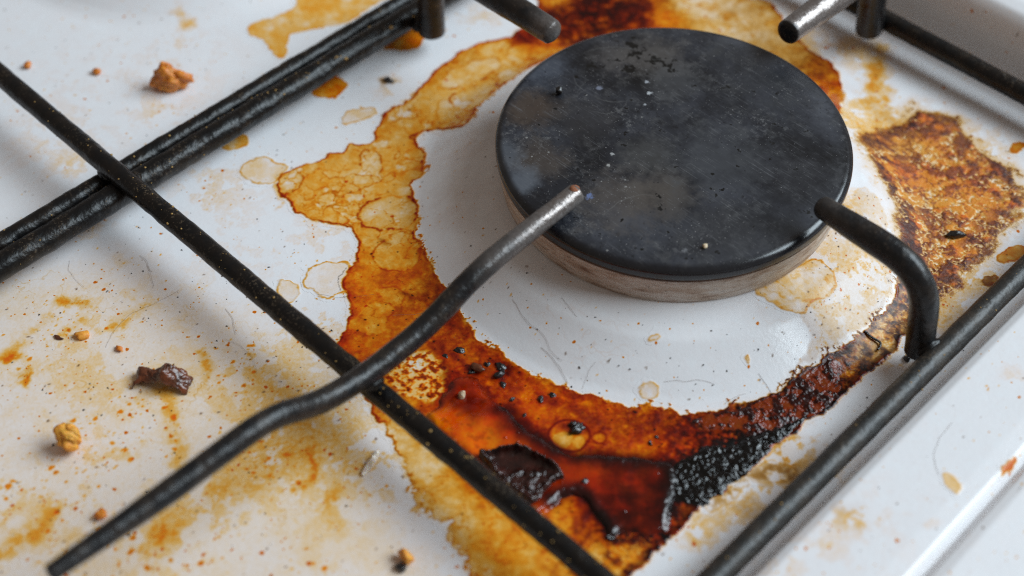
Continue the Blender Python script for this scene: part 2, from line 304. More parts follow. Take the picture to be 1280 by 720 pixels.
    web = np.exp(-((f2-f1)/.035)**2)*sm(-.3, .4, mid+.5*big); sa = sa*(1+(rid-.5)*.28*(1-burnt))+web*.55*(1-.6*burnt); sb = sb+web*.12
    sb = sb+burnt*.3*sm(.2, .75, mid+.3*big); sa = sa+burnt*.5*sm(.1, .7, -mid+.4*big)*0
    cwx = wx+1.1*vn(x, y, 5.0, 15); cwy = wy+1.1*vn(x, y, 5.0, 16)
    for sd, f, e in CELLS:
        c = sd(cwx, cwy); ii = sm(.25, -.25, c); t = np.exp(-(c/.22)**2)+.18*np.exp(-(np.minimum(c, 0)/.8)**2)*(c < 0)
        sa = sa*(1-ii*(1-f*.82))+t*e*2.0*(.2+.8*sm(-.5, .4, n1+n3)); sb = sb*(1-.7*ii)+t*e*.75*sm(-.6, .4, n1+n3)
    for sd_ in (97, 98, 99):
        f = fbm(wx+sd_*3, wy, 12., sd_, 3); t = np.exp(-(f/.012)**2)*sm(-.3, .3, vn(x, y, 7., sd_+40)); u = sm(0, .05, f)*sm(.3, .05, f)*sm(-.3, .3, vn(x, y, 7., sd_+40))
        sa = sa+(t*.9+u*.16)*(1-.5*burnt); sb = sb+t*.3
    hole = .7*sm(.62, .78, fbm(wx, wy, 5.0, 118, 4))*(1-.8*burnt); hrim = np.exp(-((fbm(wx, wy, 5.0, 118, 4)-.52)/.05)**2)*(1-.6*burnt)
    sa = sa*(1-.75*hole)+.5*hrim; sb = sb*(1-hole)+.12*hrim
    tide = np.exp(-((s+.24)/.27)**2)*(.25+.75*sm(-.7, .5, m1+n3*.8+.2))*(1-.5*wll)
    band = np.exp(-np.clip(-s, 0, 9)/1.1)*(s < .2)*sm(-.8, .5, n3+.5*mid)
    fr = inner*sm(-1.5, .2, s0)*burnt
    sa = sa*(1-.45*fr)+tide*2.2*(1-fr*.8)+band*.8*(1-wll); sb = sb*(1-.75*fr)+tide*.9*(1-fr*.3)+band*(.12+.3*inner*np.exp(-((s0+2.2)/1.4)**2))
    rs_ = sm(44, 52, x)*burnt*0+sm(45, 54, x); fib = sm(.14, .02, np.abs(fbm(x+.5*n1, y+.5*m1, 1.4, 115, 3)))
    sb = sb*(1+rs_*(1.1*sm(-.3, .5, fine+.5*mid)-.3))+rs_*.7*sm(.1, .6, mid); sa = sa*(1-.55*rs_*fib); sb = sb*(1-.75*rs_*fib)+rs_*1.2*np.exp(-((s+.9)/.7)**2)
    mo = sm(.4, -.6, sd_mott(wx, wy)); gr = fbm(x, y, .9, 111, 4)
    wc = np.exp(-((x-MOX)**2+(y-MOY)**2)/7.); sa = sa*(1-mo)+mo*(.5+2.0*sm(-.35, .5, gr))*(1-.85*wc*sm(.5, -.2, gr)); sb = sb*(1-mo)+mo*1.3*sm(.1, .6, gr)*(1-.6*wc)
    sb = sb+2.2*spots(x, y, 2.0, 112, .05+.22*burnt, .1, .30, .08)
    for sd, f, e in BLIST:
        c = sd(x+.3*n3, y+.3*m3); ii = sm(.2, -.2, c); t = np.exp(-(c/.3)**2)
        sa = sa*(1-ii*(1-f))+t*e; sb = sb*(1-.6*ii)+t*e*.7
    for sd, a, b in DARKS:
        ii = sm(.9, -.9, sd(wx, wy)+.5*fine); sa = sa+ii*a; sb = sb+ii*b*(.7+.5*fine)
    rd = ln_ridge(x+.5*n3, y+.5*m3); rd2 = ln_ridge2(x+.5*n3, y+.5*m3)
    q = np.exp(-(rd/1.5)**2)+.9*np.exp(-(rd2/1.3)**2)
    sa = sa+q*.8; sb = sb+q*1.8
    nearc = np.exp(-np.clip(np.minimum(sd_cr1(wx, wy), sd_cr2(wx, wy)), 0, 20)/2.2)
    sb = sb+2.0*nearc*(.6+.6*fine); sa = sa+.4*nearc
    h1 = .05+.05*np.minimum(sa, 3)+tide*.06+.03*burnt*fine
    da = da*(1-i)+i*sa+.12*np.exp(-np.clip(s, 0, 9)/.6)*(1-i); db = db*(1-i)+i*sb
    h = np.maximum(h*(1-i), i*h1); rg = rg*(1-i)+i*(.36-.08*burnt+.1*mid); lab = np.where(s < .8, 1, lab); speck = speck*(1-i)+i*.22
    # the flaky patch
    s = sd_flaky(wx+.8*n3, wy+.8*m3)-1.0*np.abs(fine)+.9*mid+.5*fine+.3; i = sm(1.5, -1.7, s)
    ux = x+.5*n1; uy = y+.5*m1
    wgt = np.exp(-((x-FLX)**2+(y-FLY)**2)/110.)
    pal = sm(.22, .05, np.abs(fbm(ux, uy, 1.8, 121, 3)))*sm(-.3, .3, fbm(x, y, 3.5, 122, 3)-.02+.8*wgt)
    blot = sm(-.15, .35, fbm(ux, uy, 3.4, 131, 5)); crk = sm(.16, .02, np.abs(fbm(ux, uy, 3.0, 133, 4)))
    edge = np.exp(-np.clip(-s, 0, 20)/2.6)
    fa = .92+.30*sm(-.5, .6, big)+.45*blot+.35*crk+.4*edge; fb = .16+1.0*blot*sm(-.7, .2, mid+.3*fine)+.85*crk+2.4*edge*sm(-.9, .2, mid)
    fa = fa*(1-.80*pal); fb = fb*(1-.92*pal)
    hal = np.exp(-np.clip(s, 0, 9)/1.8)*(1-i)*sm(-.6, .3, mid+.3)
    da = da*(1-i)+i*np.maximum(fa, .08)+.6*hal; db = db*(1-i)+i*fb+.22*hal
    h = np.maximum(h*(1-i), i*(.08+.25*(1-pal)*(.5+.5*blot)+.08*fine)); rg = rg*(1-i)+i*.6; lab = np.where(s < 1.2, 2, lab)
    return np.clip(da, 0, 9), np.clip(db, 0, 9), h, np.clip(rg, .12, .9), lab, np.clip(speck, 0, 1)
HZX, HZY = G(380., 520.); LLX, LLY = G(545., 650.); FLX, FLY = G(1180., 300.); MOX, MOY = G(519., 455.)

# ---------------------------------------------------------------- materials
def nodes(name):
    m = bpy.data.materials.new(name); m.use_nodes = True
    nt = m.node_tree; return m, nt, nt.nodes['Principled BSDF']
def N(nt, t, ins=None, **kw):
    n = nt.nodes.new(t)
    for k, v in kw.items(): setattr(n, k, v)
    for k, v in (ins or {}).items():
        if hasattr(v, 'is_linked') or isinstance(v, bpy.types.NodeSocket): nt.links.new(v, n.inputs[k])
        else: n.inputs[k].default_value = v
    return n
def noise(nt, co, scale, detail=3, rough=.55):
    return N(nt, 'ShaderNodeTexNoise', {'Vector': co, 'Scale': scale, 'Detail': detail, 'Roughness': rough}).outputs['Fac']
def mth(nt, op, a, b=0., c=None):
    n = nt.nodes.new('ShaderNodeMath'); n.operation = op
    for i, v in enumerate((a, b) if c is None else (a, b, c)):
        if isinstance(v, bpy.types.NodeSocket): nt.links.new(v, n.inputs[i])
        else: n.inputs[i].default_value = v
    return n.outputs[0]
def ramp(nt, fac, pts):
    n = nt.nodes.new('ShaderNodeValToRGB'); e = n.color_ramp.elements
    while len(e) < len(pts): e.new(.5)
    for el, (p, c) in zip(e, pts):
        el.position = p; el.color = tuple(c)+(1,) if len(c) == 3 else c
    nt.links.new(fac, n.inputs[0]); return n.outputs[0]
def mixc(nt, fac, a, b, mode='MIX'):
    n = nt.nodes.new('ShaderNodeMix'); n.data_type = 'RGBA'; n.blend_type = mode
    for k, v in ((0, fac), (6, a), (7, b)):
        if isinstance(v, bpy.types.NodeSocket): nt.links.new(v, n.inputs[k])
        else: n.inputs[k].default_value = v if k == 0 else tuple(v)+(1,)
    return n.outputs[2]
def lk(nt, a, b): nt.links.new(a, b)

KA = (.03, .92, 5.0); KB = (1.0, 1.18, 1.32)
def enamel(name, coat=0., bump=.05, rmul=1., spread=.35, dirt=1., spec=.5):
    """white enamel under whatever has dried on it: light is absorbed by amber and by burnt matter"""
    m, nt, b = nodes(name)
    co = N(nt, 'ShaderNodeTexCoord').outputs['Object']
    A = lambda k: N(nt, 'ShaderNodeAttribute', attribute_name=k).outputs['Fac']
    n1 = noise(nt, co, 1600, 4, .6); n2 = noise(nt, co, 5200, 3, .6)
    va = mth(nt, 'ADD', mth(nt, 'MULTIPLY', n1, spread*1.4), mth(nt, 'MULTIPLY_ADD', n2, spread*.8, 1-spread*1.1))
    da = mth(nt, 'MULTIPLY', A('amber'), va); db = mth(nt, 'MULTIPLY', A('char'), mth(nt, 'MULTIPLY_ADD', n2, .9, .55))
    if dirt:                                   # splashes too fine for the outlines: dots and hairline marks
        sp = A('speck')
        for sc, rad, ka, kb, pr in ((620., .26, 1.5, .25, .34), (1150., .26, 1.1, .15, .42), (900., .17, .3, 1.8, .08)):
            v = N(nt, 'ShaderNodeTexVoronoi', {'Vector': N(nt, 'ShaderNodeVectorMath', {0: co, 1: N(nt, 'ShaderNodeVectorMath', {0: N(nt, 'ShaderNodeTexNoise', {'Vector': co, 'Scale': sc*1.3}).outputs['Color'], 3: .55/sc}, operation='SCALE').outputs[0]}, operation='ADD').outputs[0], 'Scale': sc})
            c = N(nt, 'ShaderNodeSeparateColor', {0: v.outputs['Color']})
            on = mth(nt, 'LESS_THAN', c.outputs[0], mth(nt, 'MULTIPLY', sp, pr))
            rr = mth(nt, 'MULTIPLY_ADD', mth(nt, 'MULTIPLY', c.outputs[1], c.outputs[1]), rad, .07)
            f = mth(nt, 'MULTIPLY', on, N(nt, 'ShaderNodeClamp', {0: mth(nt, 'MULTIPLY', mth(nt, 'SUBTRACT', rr, v.outputs['Distance']), 14.)}).outputs[0])
            da = mth(nt, 'MULTIPLY_ADD', f, ka, da); db = mth(nt, 'MULTIPLY_ADD', f, kb, db)
        for sc, wd, am in ((95., .006, .30), (260., .008, .22), (480., .012, .16)):
            l = mth(nt, 'ABSOLUTE', mth(nt, 'SUBTRACT', noise(nt, co, sc, 3, .5), .5)); f = N(nt, 'ShaderNodeClamp', {0: mth(nt, 'SUBTRACT', 1., mth(nt, 'DIVIDE', l, wd))}).outputs[0]
            f = mth(nt, 'MULTIPLY', f, N(nt, 'ShaderNodeClamp', {0: mth(nt, 'MULTIPLY_ADD', noise(nt, co, sc*.6, 2), 5., -2.4)}).outputs[0])
            f = mth(nt, 'MULTIPLY', f, mth(nt, 'MULTIPLY_ADD', sp, 1.5, .12))
            da = mth(nt, 'MULTIPLY_ADD', f, am*.7, da); db = mth(nt, 'MULTIPLY_ADD', f, am*.4, db)
    ch = []
    base = (.79, .795, .815)
    thin = mth(nt, 'SUBTRACT', 1., mth(nt, 'EXPONENT', mth(nt, 'MULTIPLY', da, -3.)))
    for k in range(3):
        x = mth(nt, 'ADD', mth(nt, 'MULTIPLY', da, -KA[k]), mth(nt, 'MULTIPLY', db, -KB[k]))
        x = mth(nt, 'MULTIPLY_ADD', thin, -(.0, .05, -1.3)[k], x)
        ch.append(mth(nt, 'MULTIPLY', mth(nt, 'EXPONENT', x), base[k]))
    cc = N(nt, 'ShaderNodeCombineColor', {0: ch[0], 1: ch[1], 2: ch[2]}).outputs[0]
    lk(nt, cc, b.inputs['Base Color'])
    rr = mth(nt, 'MULTIPLY', A('rough'), mth(nt, 'MULTIPLY_ADD', n1, .5*rmul, .75*rmul)); lk(nt, rr, b.inputs['Roughness'])
    b.inputs['Coat Weight'].default_value = coat; b.inputs['Coat Roughness'].default_value = .12; b.inputs['Specular IOR Level'].default_value = spec
    n3 = noise(nt, co, 900, 5, .6)
    bp = N(nt, 'ShaderNodeBump', {'Height': n3, 'Strength': bump*2, 'Distance': .0004}); lk(nt, bp.outputs[0], b.inputs['Normal'])
    return m
M_HOB = enamel('white_enamel', bump=.05, spread=.85, rmul=1.)
M_FILM = enamel('dried_film', coat=.0, bump=.07, spread=.55, spec=.3)
M_CAR = enamel('caramel', coat=.0, bump=.02, rmul=1.0, spread=.35, dirt=0, spec=.45)
M_FLAKY = enamel('flaky_burn', bump=.4, spread=.5, dirt=0)

def crust_mat():
    m, nt, b = nodes('char_crust'); co = N(nt, 'ShaderNodeTexCoord').outputs['Object']
    n = noise(nt, co, 700, 3)
    lk(nt, ramp(nt, n, [(.35, (.0015, .0014, .0015)), (.6, (.003, .002, .002)), (.8, (.012, .005, .003))]), b.inputs['Base Color'])
    lk(nt, mth(nt, 'MULTIPLY_ADD', n, .22, .06), b.inputs['Roughness']); b.inputs['Specular IOR Level'].default_value = .45
    return m
M_CRUST = crust_mat()

def iron(name, dark, brown, dust, rough=.42, spec=.38):
    """black enamelled rod, greasy and scuffed; worn bare where 'wear' says so"""
    m, nt, b = nodes(name); co = N(nt, 'ShaderNodeTexCoord').outputs['Object']
    w = N(nt, 'ShaderNodeAttribute', attribute_name='wear').outputs['Fac']
    n1 = noise(nt, co, 220, 5, .6); n2 = noise(nt, co, 1500, 4, .65); n3 = noise(nt, co, 4500, 2)
    c = mixc(nt, mth(nt, 'SMOOTH_MIN', mth(nt, 'MULTIPLY', mth(nt, 'SUBTRACT', n1, .42), 3.0), 1., .1), dark, brown)
    d = mth(nt, 'MULTIPLY', mth(nt, 'MULTIPLY', mth(nt, 'GREATER_THAN', n2, .59), N(nt, 'ShaderNodeClamp', {0: mth(nt, 'MULTIPLY_ADD', noise(nt, co, 110, 3), 7., -3.3)}).outputs[0]), dust); c = mixc(nt, mth(nt, 'MULTIPLY', d, n3), c, (.12, .085, .055))
    ws = mth(nt, 'MULTIPLY', mth(nt, 'MULTIPLY', w, mth(nt, 'MULTIPLY_ADD', n1, 2.4, -.35)), 1.); ws = N(nt, 'ShaderNodeClamp', {0: ws}).outputs[0]
    c = mixc(nt, ws, c, mixc(nt, n2, (.16, .12, .10), (.36, .33, .32)))
    lk(nt, c, b.inputs['Base Color']); lk(nt, mth(nt, 'MULTIPLY', ws, .75), b.inputs['Metallic']); b.inputs['Specular IOR Level'].default_value = spec
    lk(nt, mth(nt, 'MULTIPLY_ADD', n2, .35, rough-.17), b.inputs['Roughness'])
    hgt = mth(nt, 'ADD', mth(nt, 'MULTIPLY', noise(nt, co, 420, 3, .5), 1.0), mth(nt, 'MULTIPLY', n2, .16))
    lk(nt, N(nt, 'ShaderNodeBump', {'Height': hgt, 'Strength': .55, 'Distance': .0006}).outputs[0], b.inputs['Normal'])
    return m
M_BAR = iron('black_enamel_bar', (.0035, .0035, .004), (.014, .009, .006), 1., .34, .34)
M_BARC = iron('worn_grey_bar', (.017, .016, .015), (.040, .030, .023), .9, .42, .45)
M_FING = iron('greasy_iron_finger', (.007, .007, .008), (.030, .021, .016), .7, .33, .38)

def simple(name, c0, c1, scale, rough, sss=0., bump=.3, coat=0.):
    m, nt, b = nodes(name); co = N(nt, 'ShaderNodeTexCoord').outputs['Object']
    n = noise(nt, co, scale, 4, .6); lk(nt, mixc(nt, mth(nt, 'MULTIPLY_ADD', n, 2.2, -.6), c0, c1), b.inputs['Base Color'])
    b.inputs['Roughness'].default_value = rough; b.inputs['Coat Weight'].default_value = coat; b.inputs['Coat Roughness'].default_value = .15
    if sss: b.inputs['Subsurface Weight'].default_value = sss; b.inputs['Subsurface Radius'].default_value = (1, .5, .15); b.inputs['Subsurface Scale'].default_value = .0015
    lk(nt, N(nt, 'ShaderNodeBump', {'Height': noise(nt, co, scale*2.2, 4), 'Strength': bump, 'Distance': .0004}).outputs[0], b.inputs['Normal'])
    return m
M_YEL = simple('yellow_crumb', (.62, .20, .02), (.90, .44, .06), 420, .55, .3, .5)
M_ORG = simple('orange_crumb', (.50, .12, .010), (.80, .30, .035), 300, .45, .3, .5)
M_BRN = simple('burnt_brown', (.014, .006, .004), (.22, .055, .018), 300, .30, .0, .5, .2)
M_BLIST = simple('burnt_sugar', (.004, .002, .002), (.05, .012, .008), 500, .24, .0, .35, .0)
M_BIT = simple('baked_grease', (.16, .085, .02), (.50, .30, .09), 260, .6, 0, .5)
M_BLK = simple('burnt_black', (.006, .006, .007), (.018, .013, .012), 900, .25, .0, .6, .5)
M_TAN = simple('pale_crumb', (.50, .36, .22), (.75, .62, .45), 900, .6, .2, .4)
M_PINK = simple('pale_pink_film', (.60, .38, .25), (.80, .62, .50), 500, .3, .4, .2, .2)
M_HAIR = simple('hair', (.16, .11, .08), (.28, .20, .15), 300, .5, 0, 0)
M_RUST = simple('rust', (.20, .055, .02), (.34, .13, .06), 1500, .8, 0, .5)

# ---------------------------------------------------------------- mesh builders
def raw_mesh(name, V, F, mat, attrs=None, parent=None, origin=None, smooth=True):
    """V in mm (n,3); F quads (m,4) or list; origin in mm"""
    V = np.asarray(V, np.float64)
    if origin is None:
        origin = np.array([V[:, 0].mean(), V[:, 1].mean(), V[:, 2].min()]) if parent is None else np.zeros(3)
    me = bpy.data.meshes.new(name)
    if isinstance(F, np.ndarray):
        k = F.shape[1]
        me.vertices.add(len(V)); me.vertices.foreach_set('co', ((V-origin)*MM).astype(np.float32).ravel())
        me.loops.add(F.size); me.loops.foreach_set('vertex_index', F.astype(np.int32).ravel())
        me.polygons.add(len(F)); me.polygons.foreach_set('loop_start', np.arange(0, F.size, k, dtype=np.int32))
        me.update(calc_edges=True); me.validate()
    else:
        me.from_pydata(((V-origin)*MM).tolist(), [], F)
    me.polygons.foreach_set('use_smooth', np.full(len(me.polygons), smooth)); 
    for k, a in (attrs or {}).items():
        at = me.attributes.new(k, 'FLOAT', 'POINT'); at.data.foreach_set('value', np.asarray(a, np.float32).ravel())
    me.materials.append(mat); me.update()
    o = bpy.data.objects.new(name, me); COL.objects.link(o); o.location = Vector(origin*MM)
    if parent: o.parent = parent; o.location = Vector(origin*MM)-parent.location
    return o
def thing(name, loc, **kw):
    o = bpy.data.objects.new(name, None); COL.objects.link(o); o.location = Vector(loc)*MM; o.empty_display_size = .01
    return tag(o, **kw)
def grid_faces(nx, ny, keep=None):
    I = np.arange(nx*ny).reshape(nx, ny)
    F = np.stack([I[:-1, :-1], I[1:, :-1], I[1:, 1:], I[:-1, 1:]], -1).reshape(-1, 4)
    return F if keep is None else F[keep[F].any(1)]
def compact(V, F, attrs):
    used = np.zeros(len(V), bool); used[F.ravel()] = True; mp = np.cumsum(used)-1
    return V[used], mp[F], {k: a[used] for k, a in attrs.items()}

# ---------------------------------------------------------------- the hob
def axis(lo, hi, st, far, n=16):
    g = np.geomspace(st, far-0, n); up = hi+np.cumsum(g*(far/g.sum())); dn = lo-np.cumsum(g*(far/g.sum()))
    return np.concatenate([dn[::-1], np.arange(lo, hi, st), [hi], up])
C45 = math.sqrt(.5)
U, Vv = axis(-178, 108, .3, 190), axis(-104, 84, .3, 190)
uu, vv = np.meshgrid(U, Vv, indexing='ij')
X = (uu-vv)*C45; Y = (uu+vv)*C45
sel = (X > -330)
x, y = X.ravel(), Y.ravel()
da, db, h, rg, lab, spk = paint(x, y)
z = hob_z(x, y)+.06*vn(x, y, 25., 3)+.02*vn(x, y, 7., 4)
hob_wob = lambda x, y: hob_z(x, y)+.06*vn(x, y, 25., 3)+.02*vn(x, y, 7., 4)
F = grid_faces(*X.shape)
hob = raw_mesh('hob_surface', np.stack([x, y, z], 1), F, M_HOB, {'amber': da, 'char': db, 'rough': rg, 'speck': spk}, origin=np.zeros(3))
tag(hob, kind='structure')

def film(name, sd, mat, keep, height, st=.22, pad=2., attrs=None, box=None, **kw):
    """a skin of dried matter lying on the hob, cut to its outline"""
    lo, hi = (sd.P.min(0)-pad, sd.P.max(0)+pad) if box is None else box
    X, Y = np.meshgrid(np.arange(lo[0], hi[0], st), np.arange(lo[1], hi[1], st), indexing='ij')
    x, y = X.ravel(), Y.ravel(); da, db, h, rg, lab, spk = paint(x, y)
    k = keep(x, y, lab); F = grid_faces(*X.shape, keep=k)
    if len(F) == 0: return None
    zz, at = height(x, y, h, da, db, rg)
    if at: at['speck'] = spk
    V, F, at = compact(np.stack([x, y, hob_wob(x, y)+zz], 1), F, at)
    return tag(raw_mesh(name, V, F, mat, at), **kw)
std = lambda x, y, h, da, db, rg: (.03+h, {'amber': da, 'char': db, 'rough': rg})
_lo = np.minimum(sd_spill.P.min(0), sd_back.P.min(0))-2; _hi = np.maximum(sd_spill.P.max(0), sd_back.P.max(0))+2
film('burnt_spill', sd_spill, M_FILM, lambda x, y, l: l == 1, std, box=(_lo, _hi),
     label='amber to dark brown burnt spill ringing the white dome of the burner', cat='spill')
film('flaky_stain', sd_flaky, M_FLAKY, lambda x, y, l: l == 2, std,
     label='flaky mottled brown burnt patch behind the bent finger of the grate', cat='stain')
for k, (n, l, sd, a, b, e) in enumerate(DRIPS):
    film(n, sd, M_FILM, lambda x, y, lb, k=k: lb == k+10, std, label=l, cat='stain', group='dried drips and spots on the enamel')

# thick glossy caramel
def warp(x, y): return x+.5*vn(x, y, 3.2, 11)+.22*fbm(x, y, 1.3, 21, 3), y+.5*vn(x, y, 3.2, 12)+.22*fbm(x, y, 1.3, 31, 3)
def car_h(x, y, h, da, db, rg):
    s = sd_car(*warp(x, y)); t = np.clip(-s, 0, 5)
    rim = np.exp(-((ln_ridge(x, y)+.35*vn(x, y, 2., 147))/2.0)**2)+.8*np.exp(-(ln_ridge2(x, y)/1.5)**2)
    z = .8*(1-np.exp(-t/.8))+.28*rim-.15*sm(1, 4, t)+.20*fbm(x, y, 6.0, 141, 2)*sm(0, 1.5, t)+.08*rim*fbm(x, y, .8, 142, 3)
    bub = spots(x, y, 2.6, 143, .06, .12, .36, .2); z = z+.35*bub*sm(.2, 1, t)
    z = np.where(s > .1, -.25*np.minimum(s, 1), z)
    lo = sm(2.6, 1.8, LT.look(CA, x, y)); xw, yw = warp(x+1.2*vn(x, y, 6., 148), y+1.2*vn(x, y, 6., 149))
    a = LT.look(CA, xw, yw)*(1+(.12+.22*lo)*fbm(x, y, 3., 144, 4)); b = LT.look(CB, xw, yw)*(1+.5*fbm(x, y, 3, 145, 4))+.30*lo*sm(.1, .7, fbm(x, y, 1.6, 150, 3))
    return z+.28, {'amber': np.maximum(a, 1.2)*1.08+.6*rim, 'char': b*1.25+3.0*rim+.5*np.exp(-t/.5)*sm(1.8, 2.4, a)+.6*bub, 'rough': .17+.05*fbm(x, y, 2., 146, 3)+.15*rim}
film('caramel_pool', sd_car, M_CAR, lambda x, y, l: sd_car(*warp(x, y)) < .4, car_h, st=.16,
     label='thick glossy dark red caramel pool with a blackened ridge', cat='spill')

# bubbly black crust
def crust_h(sd, amp, seed, cell):
    def f(x, y, h, da, db, rg):
        s = sd(*warp(x, y))-.35*fbm(x, y, 1.2, seed+9, 2); t = np.clip(-s, 0, 6)
        f1, f2, rid = worley(x, y, cell, seed); g1, g2, rid2 = worley(x, y, cell*.52, seed+1)
        nod = np.sqrt(np.clip(1-(f1/.68)**2, 0, 1))*(.15+.9*rid)+.35*np.sqrt(np.clip(1-(g1/.6)**2, 0, 1))*(.0+rid2)
        z = amp*sm(-.2, 2.2, t)*(.35+.35*fbm(x, y, 5, seed+3, 2))+amp*.62*nod*sm(0, .8, t)
        z = np.where(s > 0, -.3*np.minimum(s, 1), z)
        return z+.08+h, {}
    return f
film('char_crust', sd_cr1, M_CRUST, lambda x, y, l: sd_cr1(*warp(x, y))-.35*fbm(x, y, 1.2, 160, 2) < .3, crust_h(sd_cr1, .9, 151, 1.4), st=.11,
     label='thick bubbly jet black crust at the end of the caramel pool', cat='crust')
def crust2_h(x, y, h, da, db, rg):
    z, _ = crust_h(sd_cr2, .75, 171, 1.5)(x, y, h, da, db, rg)
    n = fbm(x, y, 2.2, 175, 4); pock = sm(.1, .6, n)
    return .08+h+(z-.08-h)*(.25+.75*sm(-.3, .3, n)), {'amber': 2.3+.6*n, 'char': 1.35+2.2*sm(-.2, .35, n+.4*fbm(x, y, .9, 176, 2)), 'rough': .26+0*x}
film('brown_crust', sd_cr2, M_CAR, lambda x, y, l: sd_cr2(*warp(x, y))-.35*fbm(x, y, 1.2, 180, 2) < .3, crust2_h, st=.13,
     label='thin red brown pitted crust along the inner edge of the spill', cat='crust')

# ---------------------------------------------------------------- burner
def lathe(name, prof, mat, parent, seg=160, centre=(0, 0, 0), wob=0.):
    P = np.array(prof, float); t = np.linspace(0, 2*np.pi, seg, endpoint=False)
    V = np.stack([np.outer(np.cos(t), P[:, 0]), np.outer(np.sin(t), P[:, 0]), np.tile(P[:, 1], (seg, 1))], -1)
    V[..., 2] += wob*np.sin(t*3+1)[:, None]+wob*.6*np.sin(t*5)[:, None]
    n = len(P); I = np.arange(seg*n).reshape(seg, n); J = np.roll(I, -1, 0)
    F = np.stack([I[:, :-1], J[:, :-1], J[:, 1:], I[:, 1:]], -1).reshape(-1, 4)
    return raw_mesh(name, V.reshape(-1, 3)+np.array(centre), F, mat, parent=parent)
def fillet(pts, r, k=6):
    P = [np.array(p, float) for p in pts]; o = [P[0]]
    for a, b, c in zip(P, P[1:], P[2:]):
        u = (a-b); v = (c-b); d = min(r, np.linalg.norm(u)*.45, np.linalg.norm(v)*.45)
        p, q = b+u/np.linalg.norm(u)*d, b+v/np.linalg.norm(v)*d
        for i in range(k+1):
            t = i/k; o.append((1-t)**2*p+2*t*(1-t)*b+t*t*q)
    o.append(P[-1]); return [tuple(p) for p in o]

